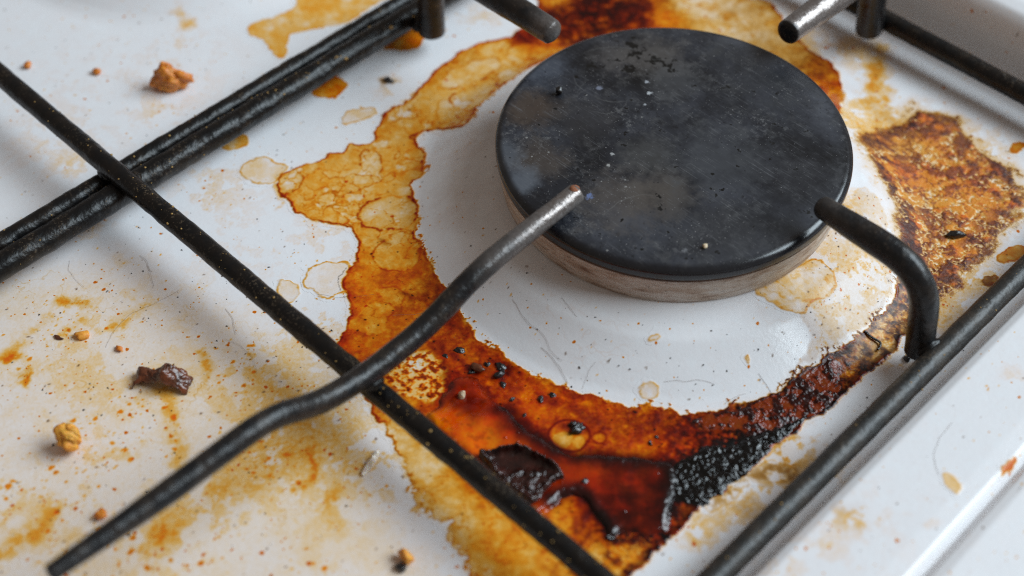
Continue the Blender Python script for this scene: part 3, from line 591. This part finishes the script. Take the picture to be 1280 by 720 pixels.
def cap_mat():
    m, nt, b = nodes('burner_cap_enamel'); co = N(nt, 'ShaderNodeTexCoord').outputs['Object']
    clamp = lambda v: N(nt, 'ShaderNodeClamp', {0: v}).outputs[0]
    haze = noise(nt, co, 45, 7, .62); med = noise(nt, co, 210, 7, .72); fine = noise(nt, co, 1500, 4, .65); grit = noise(nt, co, 600, 6, .75)
    c = ramp(nt, haze, [(.34, (.003, .0034, .005)), (.47, (.013, .014, .0185)), (.58, (.034, .036, .045)), (.72, (.075, .079, .094))])  # worn haze; its bluish lightness also paints in the cool room's reflection
    c = mixc(nt, mth(nt, 'MULTIPLY', clamp(mth(nt, 'MULTIPLY_ADD', med, 5., -2.6)), .55), c, (.085, .081, .082)); c = mixc(nt, mth(nt, 'MULTIPLY', clamp(mth(nt, 'MULTIPLY_ADD', grit, 11., -5.9)), clamp(mth(nt, 'MULTIPLY_ADD', noise(nt, co, 70, 3), 5., -2.3))), c, (.100, .098, .102)); c = mixc(nt, clamp(mth(nt, 'MULTIPLY_ADD', grit, -8., 3.5)), c, (.005, .005, .007))
    def dist(px, py):
        p = on_cap(px, py); return N(nt, 'ShaderNodeVectorMath', {0: co, 1: (p[0]*MM, p[1]*MM, 21*MM)}, operation='DISTANCE').outputs['Value']
    for px, py, r, col, amt in CAPSPOTS:
        f = mth(nt, 'SUBTRACT', 1., mth(nt, 'DIVIDE', dist(px, py), r*MM)); f = mth(nt, 'ADD', f, mth(nt, 'MULTIPLY_ADD', med, 2., -1.))
        c = mixc(nt, mth(nt, 'MULTIPLY', clamp(mth(nt, 'MULTIPLY', f, 1.6)), amt), c, col)
    # fine scratches
    for ang, seed, th in ((.5, 0., .675), (2.1, 3., .67), (1.2, 7., .68), (2.7, 5., .68)):
        mp = N(nt, 'ShaderNodeMapping', {'Vector': co, 'Rotation': (0, 0, ang), 'Location': (seed, seed, 0), 'Scale': (110, 3000, 1)}).outputs[0]
        q = N(nt, 'ShaderNodeTexNoise', {'Vector': mp, 'Scale': 1., 'Detail': 2.}).outputs['Fac']
        f = clamp(mth(nt, 'MULTIPLY', mth(nt, 'GREATER_THAN', q, th), mth(nt, 'MULTIPLY_ADD', med, 2.2, -.75)))
        c = mixc(nt, mth(nt, 'MULTIPLY', f, .6), c, (.15, .15, .16))
    # dust in clusters
    for sc, rad, th, col in ((560., .17, .60, (.26, .25, .24)), (1250., .2, .50, (.22, .21, .21)), (2300., .24, .45, (.20, .19, .19))):
        v = N(nt, 'ShaderNodeTexVoronoi', {'Vector': co, 'Scale': sc}); cs = N(nt, 'ShaderNodeSeparateColor', {0: v.outputs['Color']})
        on = mth(nt, 'GREATER_THAN', mth(nt, 'ADD', mth(nt, 'MULTIPLY', cs.outputs[0], .5), mth(nt, 'MULTIPLY', noise(nt, co, 75, 4, .6), 1.1)), th+.44)
        dot = mth(nt, 'MULTIPLY', on, mth(nt, 'LESS_THAN', v.outputs['Distance'], mth(nt, 'MULTIPLY', cs.outputs[1], rad)))
        c = mixc(nt, mth(nt, 'MULTIPLY', dot, .7), c, col)
    pitn = noise(nt, co, 360, 3, .55)
    # chipped pits and small pale blots
    for px, py, r in ((812, 66, 7.5), (830, 82, 6.5), (790, 88, 4.5), (800, 52, 6), (776, 78, 3), (740, 84, 3)):
        f = mth(nt, 'SUBTRACT', 1.0, mth(nt, 'DIVIDE', dist(px, py), r*MM)); f = mth(nt, 'ADD', mth(nt, 'MULTIPLY', clamp(mth(nt, 'MULTIPLY', f, 1.6)), .20), mth(nt, 'SUBTRACT', pitn, .68))
        c = mixc(nt, clamp(mth(nt, 'MULTIPLY', f, 14.)), c, (.002, .002, .002))
    for px, py, r, col in ((812, 117, .75, (.42, .43, .45)), (806, 131, .45, (.3, .31, .33)), (809, 103, .6, (.3, .31, .34)), (749, 110, .8, (.16, .17, .22)), (765, 193, .6, (.3, .3, .3)), (737, 245, 1.0, (.12, .16, .30)), (856, 312, .8, (.13, .13, .14)), (760, 207, .5, (.3, .29, .28))):
        f = mth(nt, 'SUBTRACT', mth(nt, 'MULTIPLY_ADD', fine, 2.6, -.3), mth(nt, 'DIVIDE', dist(px, py), r*MM)); c = mixc(nt, clamp(mth(nt, 'MULTIPLY', f, 2.)), c, col)
    # pale dried rings
    for px, py, r, w in ((833, 285, 9.5, .16), (800, 92, 10., .2), (866, 106, 9, .2), (783, 120, 6, .12)):
        f = mth(nt, 'ABSOLUTE', mth(nt, 'SUBTRACT', mth(nt, 'ADD', dist(px-30, py), mth(nt, 'MULTIPLY_ADD', haze, .006, -.003)), r*MM)); f = clamp(mth(nt, 'SUBTRACT', 1., mth(nt, 'DIVIDE', f, w*MM)))
        c = mixc(nt, mth(nt, 'MULTIPLY', mth(nt, 'MULTIPLY', f, clamp(mth(nt, 'MULTIPLY_ADD', noise(nt, co, 60, 2), 6., -3.1))), .5), c, (.17, .165, .16))
    rad = N(nt, 'ShaderNodeVectorMath', {0: N(nt, 'ShaderNodeVectorMath', {0: co, 1: (1, 1, 0)}, operation='MULTIPLY').outputs[0]}, operation='LENGTH').outputs['Value']
    edge = clamp(mth(nt, 'MULTIPLY_ADD', rad, 900., -34.2))
    c = mixc(nt, mth(nt, 'MULTIPLY', edge, .75), c, (.008, .008, .010))
    lk(nt, c, b.inputs['Base Color'])
    rr = mth(nt, 'MULTIPLY_ADD', med, .45, .16); rr = mth(nt, 'MULTIPLY', rr, mth(nt, 'MULTIPLY_ADD', edge, -.5, 1.)); lk(nt, rr, b.inputs['Roughness'])
    hh = mth(nt, 'ADD', mth(nt, 'MULTIPLY', med, .5), mth(nt, 'MULTIPLY', fine, .35))
    lk(nt, N(nt, 'ShaderNodeBump', {'Height': hh, 'Strength': .14, 'Distance': .0004}).outputs[0], b.inputs['Normal'])
    return m
def on_cap(px, py, z=21.):
    d = ray(float(px), float(py)); t = (z-CAM[2])/d[2]; return CAM+t*d
CAPSPOTS = [(665,135,8,(.065,.045,.034),.8),(672,200,8,(.06,.045,.036),.7),(650,225,6,(.10,.11,.13),.8),(632,190,5,(.10,.11,.13),.6),(680,80,8,(.075,.085,.11),.6),  # last spot here is a bluish reflected sheen painted into the enamel
 (780,250,12,(.075,.062,.055),.7),(830,240,9,(.08,.066,.056),.65),(810,195,9,(.062,.06,.06),.6),(900,200,14,(.05,.052,.058),.6),(960,90,16,(.014,.015,.018),.6),(1000,220,12,(.022,.022,.027),.6),(730,150,10,(.03,.028,.03),.6),(900,290,14,(.03,.03,.034),.6),(770,70,8,(.07,.062,.06),.7),(815,72,10,(.075,.066,.062),.8),(840,100,9,(.06,.06,.064),.6)]
burner = thing('gas_burner', (0, 0, 9.5), label='round gas burner with worn black enamel cap and stained metal ring', cat='burner')
cap = lathe('burner_cap', fillet([(0, 21.2), (20, 21.1), (34, 20.7), (39.0, 20.4), (40.1, 19.4), (40.0, 17.2), (39.2, 16.6), (36, 16.6), (35.5, 17.5), (0, 17.5)], .8), cap_mat(), burner)
def ring_mat():
    m, nt, b = nodes('stained_aluminium'); co = N(nt, 'ShaderNodeTexCoord').outputs['Object']
    mp = N(nt, 'ShaderNodeMapping', {'Vector': co, 'Scale': (1, 1, 5)}).outputs[0]
    n1 = noise(nt, mp, 90, 6, .65); n2 = noise(nt, mp, 500, 5, .6)
    c = ramp(nt, n1, [(.3, (.20, .11, .07)), (.43, (.46, .35, .27)), (.58, (.62, .56, .50)), (.72, (.38, .21, .13))])
    c = mixc(nt, mth(nt, 'MULTIPLY', mth(nt, 'GREATER_THAN', n2, .62), .5), c, (.09, .06, .045)); lk(nt, c, b.inputs['Base Color'])
    b.inputs['Metallic'].default_value = .2; lk(nt, mth(nt, 'MULTIPLY_ADD', n2, .3, .35), b.inputs['Roughness'])
    lk(nt, N(nt, 'ShaderNodeBump', {'Height': n2, 'Strength': .35, 'Distance': .0003}).outputs[0], b.inputs['Normal']); return m
M_RING = ring_mat()
lathe('flame_ring', fillet([(34, 17.4), (37.2, 17.3), (38.9, 16.3), (39.1, 12.6), (38.8, 9.4), (38.2, 8.2), (30, 8.0)], .7), M_RING, burner)
lathe('ring_lip', fillet([(36, 16.9), (39.3, 16.9), (39.75, 16.4), (39.3, 15.9), (37, 15.9)], .3), simple('burnt_lip', (.05, .025, .015), (.16, .075, .035), 300, .4), burner)

second = burner.copy(); COL.objects.link(second); second.location.x -= 180*MM
tag(second, label='second gas burner on the far side of the double grate bar')
for ch in list(burner.children):
    c2 = ch.copy(); COL.objects.link(c2); c2.parent = second
for o in (burner, second): o['group'] = 'gas burners of the hob'

# ---------------------------------------------------------------- grate
def sweep(name, pts, rad, mat, parent, seed=0, seg=20, step=1.0, smooth_path=True, lump=.07, wear=None, flat_end=(0, 0), round_end=(1.5, 1.5)):
    P = np.array(pts, float)
    if smooth_path:                                    # rounded corners
        P = np.array(fillet([tuple(p) for p in P], smooth_path if smooth_path is not True else 8, 8))
    d = np.r_[0, np.cumsum(np.linalg.norm(np.diff(P, axis=0), axis=1))]; L = d[-1]; n = max(int(L/step), 4)
    s = np.linspace(0, L, n+1); e0, e1 = round_end
    ex = np.array([0, .02, .1, .25, .5, .8])
    s = np.unique(np.r_[s, ex*e0*1.25, L-ex*e1*1.25]); s = s[(s >= 0) & (s <= L)]
    Q = np.stack([np.interp(s, d, P[:, k]) for k in range(3)], 1)
    T = np.gradient(Q, s, axis=0); T /= np.linalg.norm(T, axis=1)[:, None]
    nv = np.cross(T[0], [0, 0, 1.]); nv = nv if np.linalg.norm(nv) > .1 else np.array([1., 0, 0])
    R = np.array([rad(v/L) if callable(rad) else rad for v in s])
    for e, dist in ((e0, s), (e1, L-s)):
        if e > 0:
            q = np.clip(dist/e, 0, 1); R = R*(.05+.95*np.sqrt(np.clip(1-(1-q)**2, 0, 1)))
    th = np.linspace(0, 2*np.pi, seg, endpoint=False); V = []
    for i in range(len(s)):
        nv = nv-T[i]*(nv @ T[i]); nv /= np.linalg.norm(nv); bv = np.cross(T[i], nv)
        a = np.cos(th); c = np.sin(th)
        ln = lump*(fbm(s[i]+th*0+seed*17., R[i]*a*2+c*R[i]*1.3, 4., 200+seed % 7, 3)+.5*fbm(s[i]+th*0, R[i]*c*2-a*R[i], 1.6, 210+seed % 5, 2))
        V.append(Q[i]+((R[i]+ln*min(1, R[i]))[:, None])*(a[:, None]*nv+c[:, None]*bv))
    V = np.array(V); m = len(s); I = np.arange(m*seg).reshape(m, seg); J = np.roll(I, -1, 1)
    F = np.stack([I[:-1], J[:-1], J[1:], I[1:]], -1).reshape(-1, 4).tolist()
    F = [tuple(f) for f in F]+[tuple(I[0][::-1]), tuple(I[-1])]
    w = np.zeros(m) if wear is None else np.array([wear(v, L) for v in s])
    return raw_mesh(name, V.reshape(-1, 3), F, mat, {'wear': np.repeat(w, seg)}, parent=parent)
XA, XC, YB, YD = -86.8, 73.5, -90.0, 84.0
grate = thing('pan_support_grate', (XC, YB, 0), label='black wire pan support grate with bent fingers around the burner', cat='grate')
sweep('bar', [(XA, -210, 7.0), (XA, 90, 7.0)], 3.1, M_BAR, grate, 1, lump=.16)
sweep('bar', [(XA-6.3, -210, 6.6), (XA-6.3, 90, 6.6)], 2.35, M_BAR, grate, 2, lump=.14)
sweep('bar', [(-230, YB, 11.4), (XC, YB, 11.0)], lambda t: 2.55-.2*t, M_BAR, grate, 3, lump=.10)
sweep('bar', [(XC, -210, 7), (XC, YD-6, 7)], 2.55, M_BARC, grate, 4, lump=.06)
sweep('bar', [(XA, YD, 7), (XC-6, YD, 7)], 2.55, M_BAR, grate, 5, lump=.06)
sweep('corner', [(XC, YD-6, 7), (XC, YD, 7), (XC-6, YD, 7)], 2.56, M_BAR, grate, 6, lump=.05, smooth_path=6, round_end=(.3, .3))
tipw = lambda a, b, rng: (lambda s, L: float(np.clip(1-(s if a else L-s)/rng, 0, 1))*b)
sweep('finger', [(38.3, 0, 26.8), (66, 0, 26.2), (69.3, 0, 4.2)], lambda t: 2.5+.55*sm(0, .35, t), M_FING, grate, 7, smooth_path=13, lump=.06, round_end=(2.2, .6), wear=lambda s, L: .15*max(0, 1-s/14))
fb = sweep('finger', [(-1.2, -30.6, 24.2), (-1.2, -60, 22.8), (-1.2, -75, 17.4), (-1.2, -91, 16.6), (-1.2, -103, 18.6), (-1.2, -114, 25.2), (-1.2, -139, 25.4), (-1.2, -162, 26.8)],
      lambda t: 2.25+.2*sm(0, .2, t)-.12*sm(.5, .8, t)-.6*sm(.8, 1, t), M_FING, grate, 8, smooth_path=7, lump=.05, round_end=(.5, .8), wear=lambda s, L: 1.0*float(sm(36, 4, s)))
sweep('finger', [(-36.5, 0, 29.0), (-70, 0, 29.5), (-79.5, 0, 27), (-79.8, 0, 5.0)], lambda t: 3.0+.5*sm(0, .4, t), M_FING, grate, 9, smooth_path=11, lump=.06, round_end=(1.6, .6), wear=lambda s, L: .5*float(sm(10, 0, s)))
sweep('finger', [(0, 39.5, 27.2), (0, 76, 26.8), (0, 79.6, 5.0)], lambda t: 3.0+.5*sm(0, .4, t), M_FING, grate, 10, smooth_path=12, lump=.06, round_end=(.8, .6), wear=lambda s, L: 1.4*float(sm(34, 16, s))*float(sm(.5, 2.5, s)))
# rusty end face of the worn finger
t = np.linspace(0, 2*np.pi, 14, endpoint=False); nrm = np.array([.15, .25, 1.]); nrm /= np.linalg.norm(nrm)
e1_ = np.cross(nrm, [1., 0, 0]); e1_ /= np.linalg.norm(e1_); e2_ = np.cross(nrm, e1_); c0_ = np.array([-1.05, -31.7, 26.05])
tV = np.array([c0_+nrm*.42]+[c0_+nrm*.3+1.15*math.cos(a)*e1_+.95*math.sin(a)*e2_ for a in t]+[c0_-nrm*.6+1.25*math.cos(a)*e1_+1.05*math.sin(a)*e2_ for a in t])
raw_mesh('rusty_end', tV, [(0, 1+i, 1+(i+1) % 14) for i in range(14)]+[(1+i, 15+i, 15+(i+1) % 14, 1+(i+1) % 14) for i in range(14)], M_RUST, parent=grate)

# weld beads where the bars meet
def weld(p, r, seed, stretch=(1, 1, 1)):
    V, F = lump_mesh(r, seed, 3, .28, stretch); o = raw_mesh('weld', V+np.array(p), F, M_BAR, {'wear': np.zeros(len(V))}, parent=grate); return o
WELDS = [((XA+1.2, YB+.8, 10.2), 2.6, (1.1, 1, .7)), ((XA-4.8, YB-.6, 9.6), 2.3, (1.2, 1, .7)), ((-1.2, YB-.4, 13.9), 2.1, (1.1, 1.3, .7)), ((XC-2.2, 0, 7.2), 2.5, (.9, 1.3, .9)), ((XA+4.0, 0, 7.2), 2.6, (1, 1.3, 1)), ((0, YD-2.4, 7.2), 2.5, (1.3, 1, 1))]
# baked-on bits of food sitting on the bars
def lump_mesh(r, seed, sub=3, rough=.35, stretch=(1, 1, 1), freq=1., facets=0):
    bm = bmesh.new(); bmesh.ops.create_icosphere(bm, subdivisions=sub, radius=1.)
    V = np.array([v.co[:] for v in bm.verts]); F = [[v.index for v in f.verts] for f in bm.faces]; bm.free()
    q = V*freq
    n = fbm(q[:, 0]+seed*3.1+q[:, 2]*.7, q[:, 1]-seed*1.7+q[:, 2]*.9, .9, 300+seed % 11, 4)+.7*fbm(q[:, 2]*1.2+seed, q[:, 0]-q[:, 1], .5, 320+seed % 7, 3)
    V = V*(1+rough*n)[:, None]
    if facets:
        g = np.random.RandomState(seed)
        for _ in range(facets):
            d = g.normal(size=3); d /= np.linalg.norm(d); k = V @ d; c = .5+.35*g.rand(); V = V-np.outer(np.clip(k-c, 0, 9)*.6, d)
    return V*np.array(stretch)*r, F
for i, (p, r, st) in enumerate(WELDS): weld(p, r, 70+i, st)
rs = random.Random(5)
bv, bf = [], []
def bar_bits(fn, n, r0, r1, spread):
    for _ in range(n):
        p, up = fn(rs.random()); V, F = lump_mesh(rs.uniform(r0, r1), rs.randrange(999), 1, .3, (1, 1, .6))
        a = rs.gauss(0, spread); q = p+np.array([up[0]*math.sin(a), up[1]*math.sin(a), math.cos(a)])*up[2]
        k = sum(len(v) for v in bv); bv.append(V+q); bf.extend([[i+k for i in f] for f in F])
bar_bits(lambda t: (np.array([XA, -120+200*t, 7.]), (1, 0, 3.05)), 80, .08, .34, .8)
bar_bits(lambda t: (np.array([XA, -120+200*t, 7.]), (1, 0, 3.05)), 7, .4, .75, .7)
bar_bits(lambda t: (np.array([XA-6.3, -120+200*t, 6.6]), (1, 0, 2.35)), 24, .1, .35, .5)
bar_bits(lambda t: (np.array([-190+260*t, YB, 11.2]), (0, 1, 2.45)), 150, .06, .25, .9)
bar_bits(lambda t: (np.array([-150+215*t, YB, 11.2]), (0, 1, 2.4)), 14, .25, .5, .8)
bar_bits(lambda t: (np.array([XC, -80+160*t, 7.]), (1, 0, 2.55)), 26, .08, .28, .8)
o = raw_mesh('baked_crumbs', np.concatenate(bv), bf, M_BIT, parent=grate); o['kind'] = 'stuff'

# ---------------------------------------------------------------- crumbs and flakes
def crumb(name, px, py, r, seed, mat, label, cat='crumb', rough=.35, stretch=(1, 1, .8), sub=3, rot=0., lift=.55, group=None, freq=1., surf=None, sink=.12, facets=7, lobes=()):
    V, F = lump_mesh(r, seed, sub, rough, stretch, freq, facets)
    for k, (lx, ly, lz, q) in enumerate(lobes):
        V2, F2 = lump_mesh(r*q, seed+5*k+1, sub, rough, stretch, freq, facets); n0 = len(V)
        V = np.concatenate([V, V2+np.array([lx, ly, lz])*r]); F = F+[[i+n0 for i in f] for f in F2]
    c, s = math.cos(rot), math.sin(rot); V[:, :2] = V[:, :2] @ np.array([[c, s], [-s, c]])
    if surf is None: x, y = G(float(px), float(py)); b = float(hob_z(x, y))
    else: p = on_cap(px, py, surf); x, y, b = p[0], p[1], surf
    V[:, 2] += -V[:, 2].min()-sink*r; V[:, 2] = np.maximum(V[:, 2], -.05)
    return tag(raw_mesh(name, V+np.array([x, y, b]), F, mat, origin=np.array([x, y, b])), label=label, cat=cat, group=group)
crumb('food_crumb', 212, 110, 3.6, 27, M_ORG, 'large orange brown crumb on bare enamel behind the double bar', rough=.4, stretch=(1.15, .6, .9), sub=4, rot=.8, freq=.8, facets=4, lobes=[(.7, .1, -.15, .75), (-.1, .1, .55, .7), (-.75, -.1, -.3, .5), (.3, -.4, -.3, .6)])
crumb('food_crumb', 90, 558, 2.5, 8, M_YEL, 'rounded yellow crumb on the stained enamel', rough=.34, stretch=(.95, .85, 1.1), sub=4, freq=1., facets=2, lobes=[(.15, .35, .55, .75), (.45, -.2, -.1, .7), (-.4, -.2, .3, .6)])
crumb('food_crumb', 105, 421, 1.55, 12, M_YEL, 'small flat yellow crumb lying among orange spatter', rough=.22, stretch=(1.2, .8, .6), rot=.8)
crumb('food_crumb', 508, 700, 1.7, 15, M_YEL, 'yellow crumb beside a dark speck below the crossing rods', rough=.3, stretch=(1.1, .8, .9))
crumb('food_crumb', 502, 712, 1.1, 16, M_BLK, 'dark speck touching a yellow crumb below the crossing rods', rough=.3)
crumb('food_crumb', 128, 647, 1.1, 17, M_ORG, 'red brown crumb tucked beside the long bent finger', rough=.4)
crumb('food_crumb', 150, 437, .75, 18, M_ORG, 'small red brown crumb near the yellow one', rough=.4, stretch=(1.3, .8, .7))
crumb('food_crumb', 122, 92, 1.1, 19, M_ORG, 'tiny orange crumb near the thin left bar', rough=.4)
crumb('food_crumb', 36, 84, 1.0, 20, M_ORG, 'tiny reddish crumb above the thin left bar', rough=.4)
crumb('food_crumb', 73, 423, .65, 21, M_BRN, 'thin dark brown crumb on an orange streak', rough=.4, stretch=(1.7, .7, .5), rot=.3)
crumb('food_crumb', 577, 499, 1.0, 22, M_TAN, 'pale tan crumb stuck in the dark red caramel', rough=.35, stretch=(.8, .8, 1.5))
crumb('food_crumb', 597, 463, 1.3, 23, M_BRN, 'brown blister with a dark rim at the inner edge of the spill', rough=.35, stretch=(1.3, 1, .7))
for i, (px, py, r) in enumerate([(627,460,1.3),(623,471,1.2),(610,456,.8),(629,482,.7),(575,440,1.0),(590,466,.8),(676,500,.8),(691,494,.9),(733,605,1.2),(722,537,1.5),(716,533,1.0),(557,446,.7),(640,500,.6),(812,555,.6),(820,547,.55),(762,673,.8),(655,520,.5)]):
    crumb('char_lump', px, py, r, 40+i, M_BLK, {8: 'black charred lump standing in the middle of the caramel pool', 9: 'black glossy lump at the upper rim of the round amber blister', 10: 'smaller black lump touching the lump on the round amber blister', 15: 'black drop at the tip of the dark caramel tongue'}.get(i, 'shiny black charred lump stuck in the burnt spill'), 'char', .5, (1.2, .8, .8), 3, i*.9, sink=.7, freq=1.6, group='black lumps in the burnt spill')
crumb('char_lump', 1195, 296, 1.7, 61, M_BLK, 'oblong black charred lump on the flaky brown patch', 'char', .3, (1.5, .7, .6), 3, .9)
crumb('char_lump', 699, 117, 1.0, 62, M_BLK, 'shiny black bead stuck on the burner cap', 'char', .25, (.9, .9, 1.2), 3, surf=20.9)
crumb('food_crumb', 881, 309, .55, 63, M_TAN, 'tiny cream crumb on the burner cap', rough=.3, surf=20.7)
crumb('char_lump', 485, 101, 1.2, 64, M_BLK, 'fuzzy dark speck on white enamel beside the amber spill', 'char', .4, (1.3, .8, .5))
crumb('char_lump', 1133, 449, .9, 65, M_BLK, 'black bit at the foot of the bent finger', 'char', .3, (1, 1, .7), 2)

# curled burnt flake on bare enamel
def sheet(name, nx, ny, fn, mat, thick=.25, **kw):
    u, v = np.meshgrid(np.linspace(-1, 1, nx), np.linspace(-1, 1, ny), indexing='ij')
    P = fn(u, v); Q = P.copy(); Q[..., 2] -= thick
    V = np.concatenate([P.reshape(-1, 3), Q.reshape(-1, 3)]); F = grid_faces(nx, ny); n = nx*ny; I = np.arange(n).reshape(nx, ny)
    B = np.r_[I[:, 0], I[-1, 1:], I[::-1, -1][1:], I[0, ::-1][1:]]
    F = F.tolist()+(F[:, ::-1]+n).tolist()+[[a, a+n, b+n, b] for a, b in zip(B, np.roll(B, -1))]
    return tag(raw_mesh(name, V, F, mat), **kw)
fx, fy = G(205., 478.)
def flake_a(u, v):
    w = 1.5+.5*vn(u*2.2, v*.5, .8, 5); ph = v*1.45
    arch = np.clip(1-u*u, 0, 1)**.6*(.8+.25*np.sin(u*4.2+.6))
    x = u*5.9+.5*vn(u*4, v*2, .9, 403); e = fbm(u*5, v*2.5, 1.2, 401, 3)
    y = w*1.5*np.sin(ph)+.35*e; z = .25+3.0*arch+w*1.2*(np.cos(ph)-.15)*(.45+.55*arch)+.45*e+.18*vn(u*9, v*5, .6, 402)
    z = np.maximum(z, .3); a = math.radians(36); c, s = math.cos(a), math.sin(a)
    return np.stack([fx+x*c-y*s, fy+x*s+y*c, z], -1)
sheet('burnt_flake', 64, 34, flake_a, M_BRN, label='curled dark red brown burnt flake on the speckled enamel', cat='flake')
# torn blister of burnt sugar in the caramel
sd_bl = SDF([(600,574),(618,569),(636,567),(655,569),(668,576),(684,585),(704,597),(690,606),(680,618),(664,632),(645,618),(622,598)])
bx, by = G(650., 598.)
def blister(x, y, h, da, db, rg):
    wx, wy = warp(x, y); s = sd_bl(wx, wy); t = np.clip(-s, 0, 6)
    up = ((x-bx)*-C45+(y-by)*C45); top = sm(-.5, 2.6, up+.6*vn(x, y, 3, 415))
    n = fbm(x, y, 1.5, 411, 4); f1, f2, rid = worley(x, y, 1.5, 412)
    z = 1.75+top*2.2*np.exp(-((t-.25)/.55)**2)*(.75+.35*n)+(1-top)*(.5*np.sqrt(np.clip(1-(f1/.75)**2, 0, 1))*(.3+rid)+.35*n+.5*np.exp(-((t-.5)/.7)**2))-.35*top*sm(.8, 2, t)
    return np.where(s > .1, .3, z), {}
film('burnt_flake', sd_bl, M_BLIST, lambda x, y, l: sd_bl(*warp(x, y)) < .25, blister, st=.12, label='torn black blister of burnt sugar rising from the caramel pool', cat='flake')
# pale strip of film
px_, py_ = G(464., 580.)
def strip(u, v):
    x = u*3.4; y = v*.75*(1.05-.75*np.abs(u)**1.5)*(1+.4*vn(u*3, v, .6, 8)); z = .3+.35*(1-u**2)+.2*v+.2*vn(x, y, .9, 421)
    a = math.radians(108); c, s = math.cos(a), math.sin(a)
    return np.stack([px_+x*c-y*s, py_+x*s+y*c, z], -1)
sheet('film_scrap', 20, 8, strip, M_PINK, .1, label='small pale pink translucent scrap below the crossing rods', cat='scrap')

# ---------------------------------------------------------------- hairs and threads
def strand(name, pts, r, mat, seed, lift=.15, curl=.9, **kw):
    P = GP(pts); d = np.r_[0, np.cumsum(np.linalg.norm(np.diff(P, axis=0), axis=1))]
    s = np.linspace(0, d[-1], max(int(d[-1]/.35), 8)); x = np.interp(s, d, P[:, 0]); y = np.interp(s, d, P[:, 1])
    k = np.ones(7)/7
    x = np.convolve(np.pad(x, 3, mode='edge'), k, 'valid'); y = np.convolve(np.pad(y, 3, mode='edge'), k, 'valid')
    x = x+curl*.4*vn(s, s*0+seed, 2.5, 431); y = y+curl*.4*vn(s, s*0+seed+9, 2.5, 432)
    z = hob_wob(x, y)+r+lift*(.5+.5*vn(s, s*0+seed, 4, 433))+.05
    Q = np.stack([x, y, z], 1); T = np.gradient(Q, axis=0); T /= np.linalg.norm(T, axis=1)[:, None]+1e-9
    n = np.cross(T, [0, 0, 1.]); n /= np.linalg.norm(n, axis=1)[:, None]+1e-9; b = np.cross(n, T)
    th = np.linspace(0, 2*np.pi, 5, endpoint=False)
    V = (Q[:, None]+r*(np.cos(th)[None, :, None]*n[:, None]+np.sin(th)[None, :, None]*b[:, None])); m = len(Q)
    I = np.arange(m*5).reshape(m, 5); J = np.roll(I, -1, 1); F = np.stack([I[:-1], J[:-1], J[1:], I[1:]], -1).reshape(-1, 4)
    return tag(raw_mesh(name, V.reshape(-1, 3), F, mat), **kw)
HAIRS = [[(131,437),(145,410),(165,393),(195,378),(225,362)],[(184,330),(190,345),(193,355),(188,362)],[(176,318),(184,330),(191,342)],[(85,325),(88,345),(105,362)],[(640,372),(648,390),(664,408),(676,415),(690,440),(704,452)],
 [(675,435),(690,450),(706,464),(709,482)],[(730,487),(738,460),(746,450)],[(828,477),(850,478),(870,474),(895,482)],[(948,466),(958,482),(970,497)],[(280,425),(300,432),(315,448),(322,470)],
 [(700,372),(710,382),(722,398)],[(480,395),(510,393),(550,395)],[(395,370),(430,372),(470,368)],[(1172,595),(1168,575),(1175,545),(1190,528)],[(280,385),(292,400),(295,420)],
 [(905,505),(920,498),(934,494)],[(590,440),(575,432),(566,420)]]
for i, p in enumerate(HAIRS):
    strand('hair', p, .018+.010*((i*7) % 3)/2, M_HAIR, i*3.3, label='fine dark hair lying on the stained white enamel', cat='hair', group='loose hairs on the enamel')
strand('burnt_thread', [(1078,413),(1086,421),(1098,428),(1102,436),(1096,440)], .28, M_BLK, 77, .5, .6, label='short black curled thread on the brown stain by the bent finger', cat='thread')
strand('burnt_thread', [(980,334),(983,339),(988,337),(986,332),(981,334),(985,338)], .12, M_BLK, 78, .6, .3, label='tiny black coil at the foot of the burner ring', cat='thread')

# ---------------------------------------------------------------- loose specks nobody could count
rs = np.random.RandomState(11); VV, FF = [], []; k = 0
tet = np.array([(1, 0, -.4), (-.5, .87, -.4), (-.5, -.87, -.4), (0, 0, .7), (.4, .5, .4)]); tf = [(0, 1, 4), (1, 3, 4), (3, 0, 4), (1, 2, 3), (2, 0, 3), (0, 2, 1)]
for _ in range(430):
    t = rs.rand()
    if t < .45: px, py = rs.normal(230, 170), rs.normal(440, 130)
    elif t < .75: px, py = rs.uniform(540, 1130), rs.uniform(330, 520)
    else: px, py = rs.uniform(0, 1280), rs.uniform(0, 720)
    x, y = G(float(px), float(py))
    if np.hypot(x, y) < 39.5: continue
    r = .08+.22*rs.rand()**3; a = rs.rand()*6.3
    V = tet*r*(.7+.6*rs.rand(5, 1))*np.array([1+rs.rand(), 1, .7]); c, s = math.cos(a), math.sin(a)
    V[:, :2] = V[:, :2] @ np.array([[c, s], [-s, c]])
    VV.append(V+np.array([x, y, float(hob_wob(np.array([x]), np.array([y]))[0])+.3*r+.04])); FF += [tuple(i+k for i in f) for f in tf]; k += 5
tag(raw_mesh('dark_specks', np.concatenate(VV), FF, M_BLK, smooth=False), label='scattered tiny dark specks on the white enamel', cat='specks', kind='stuff')
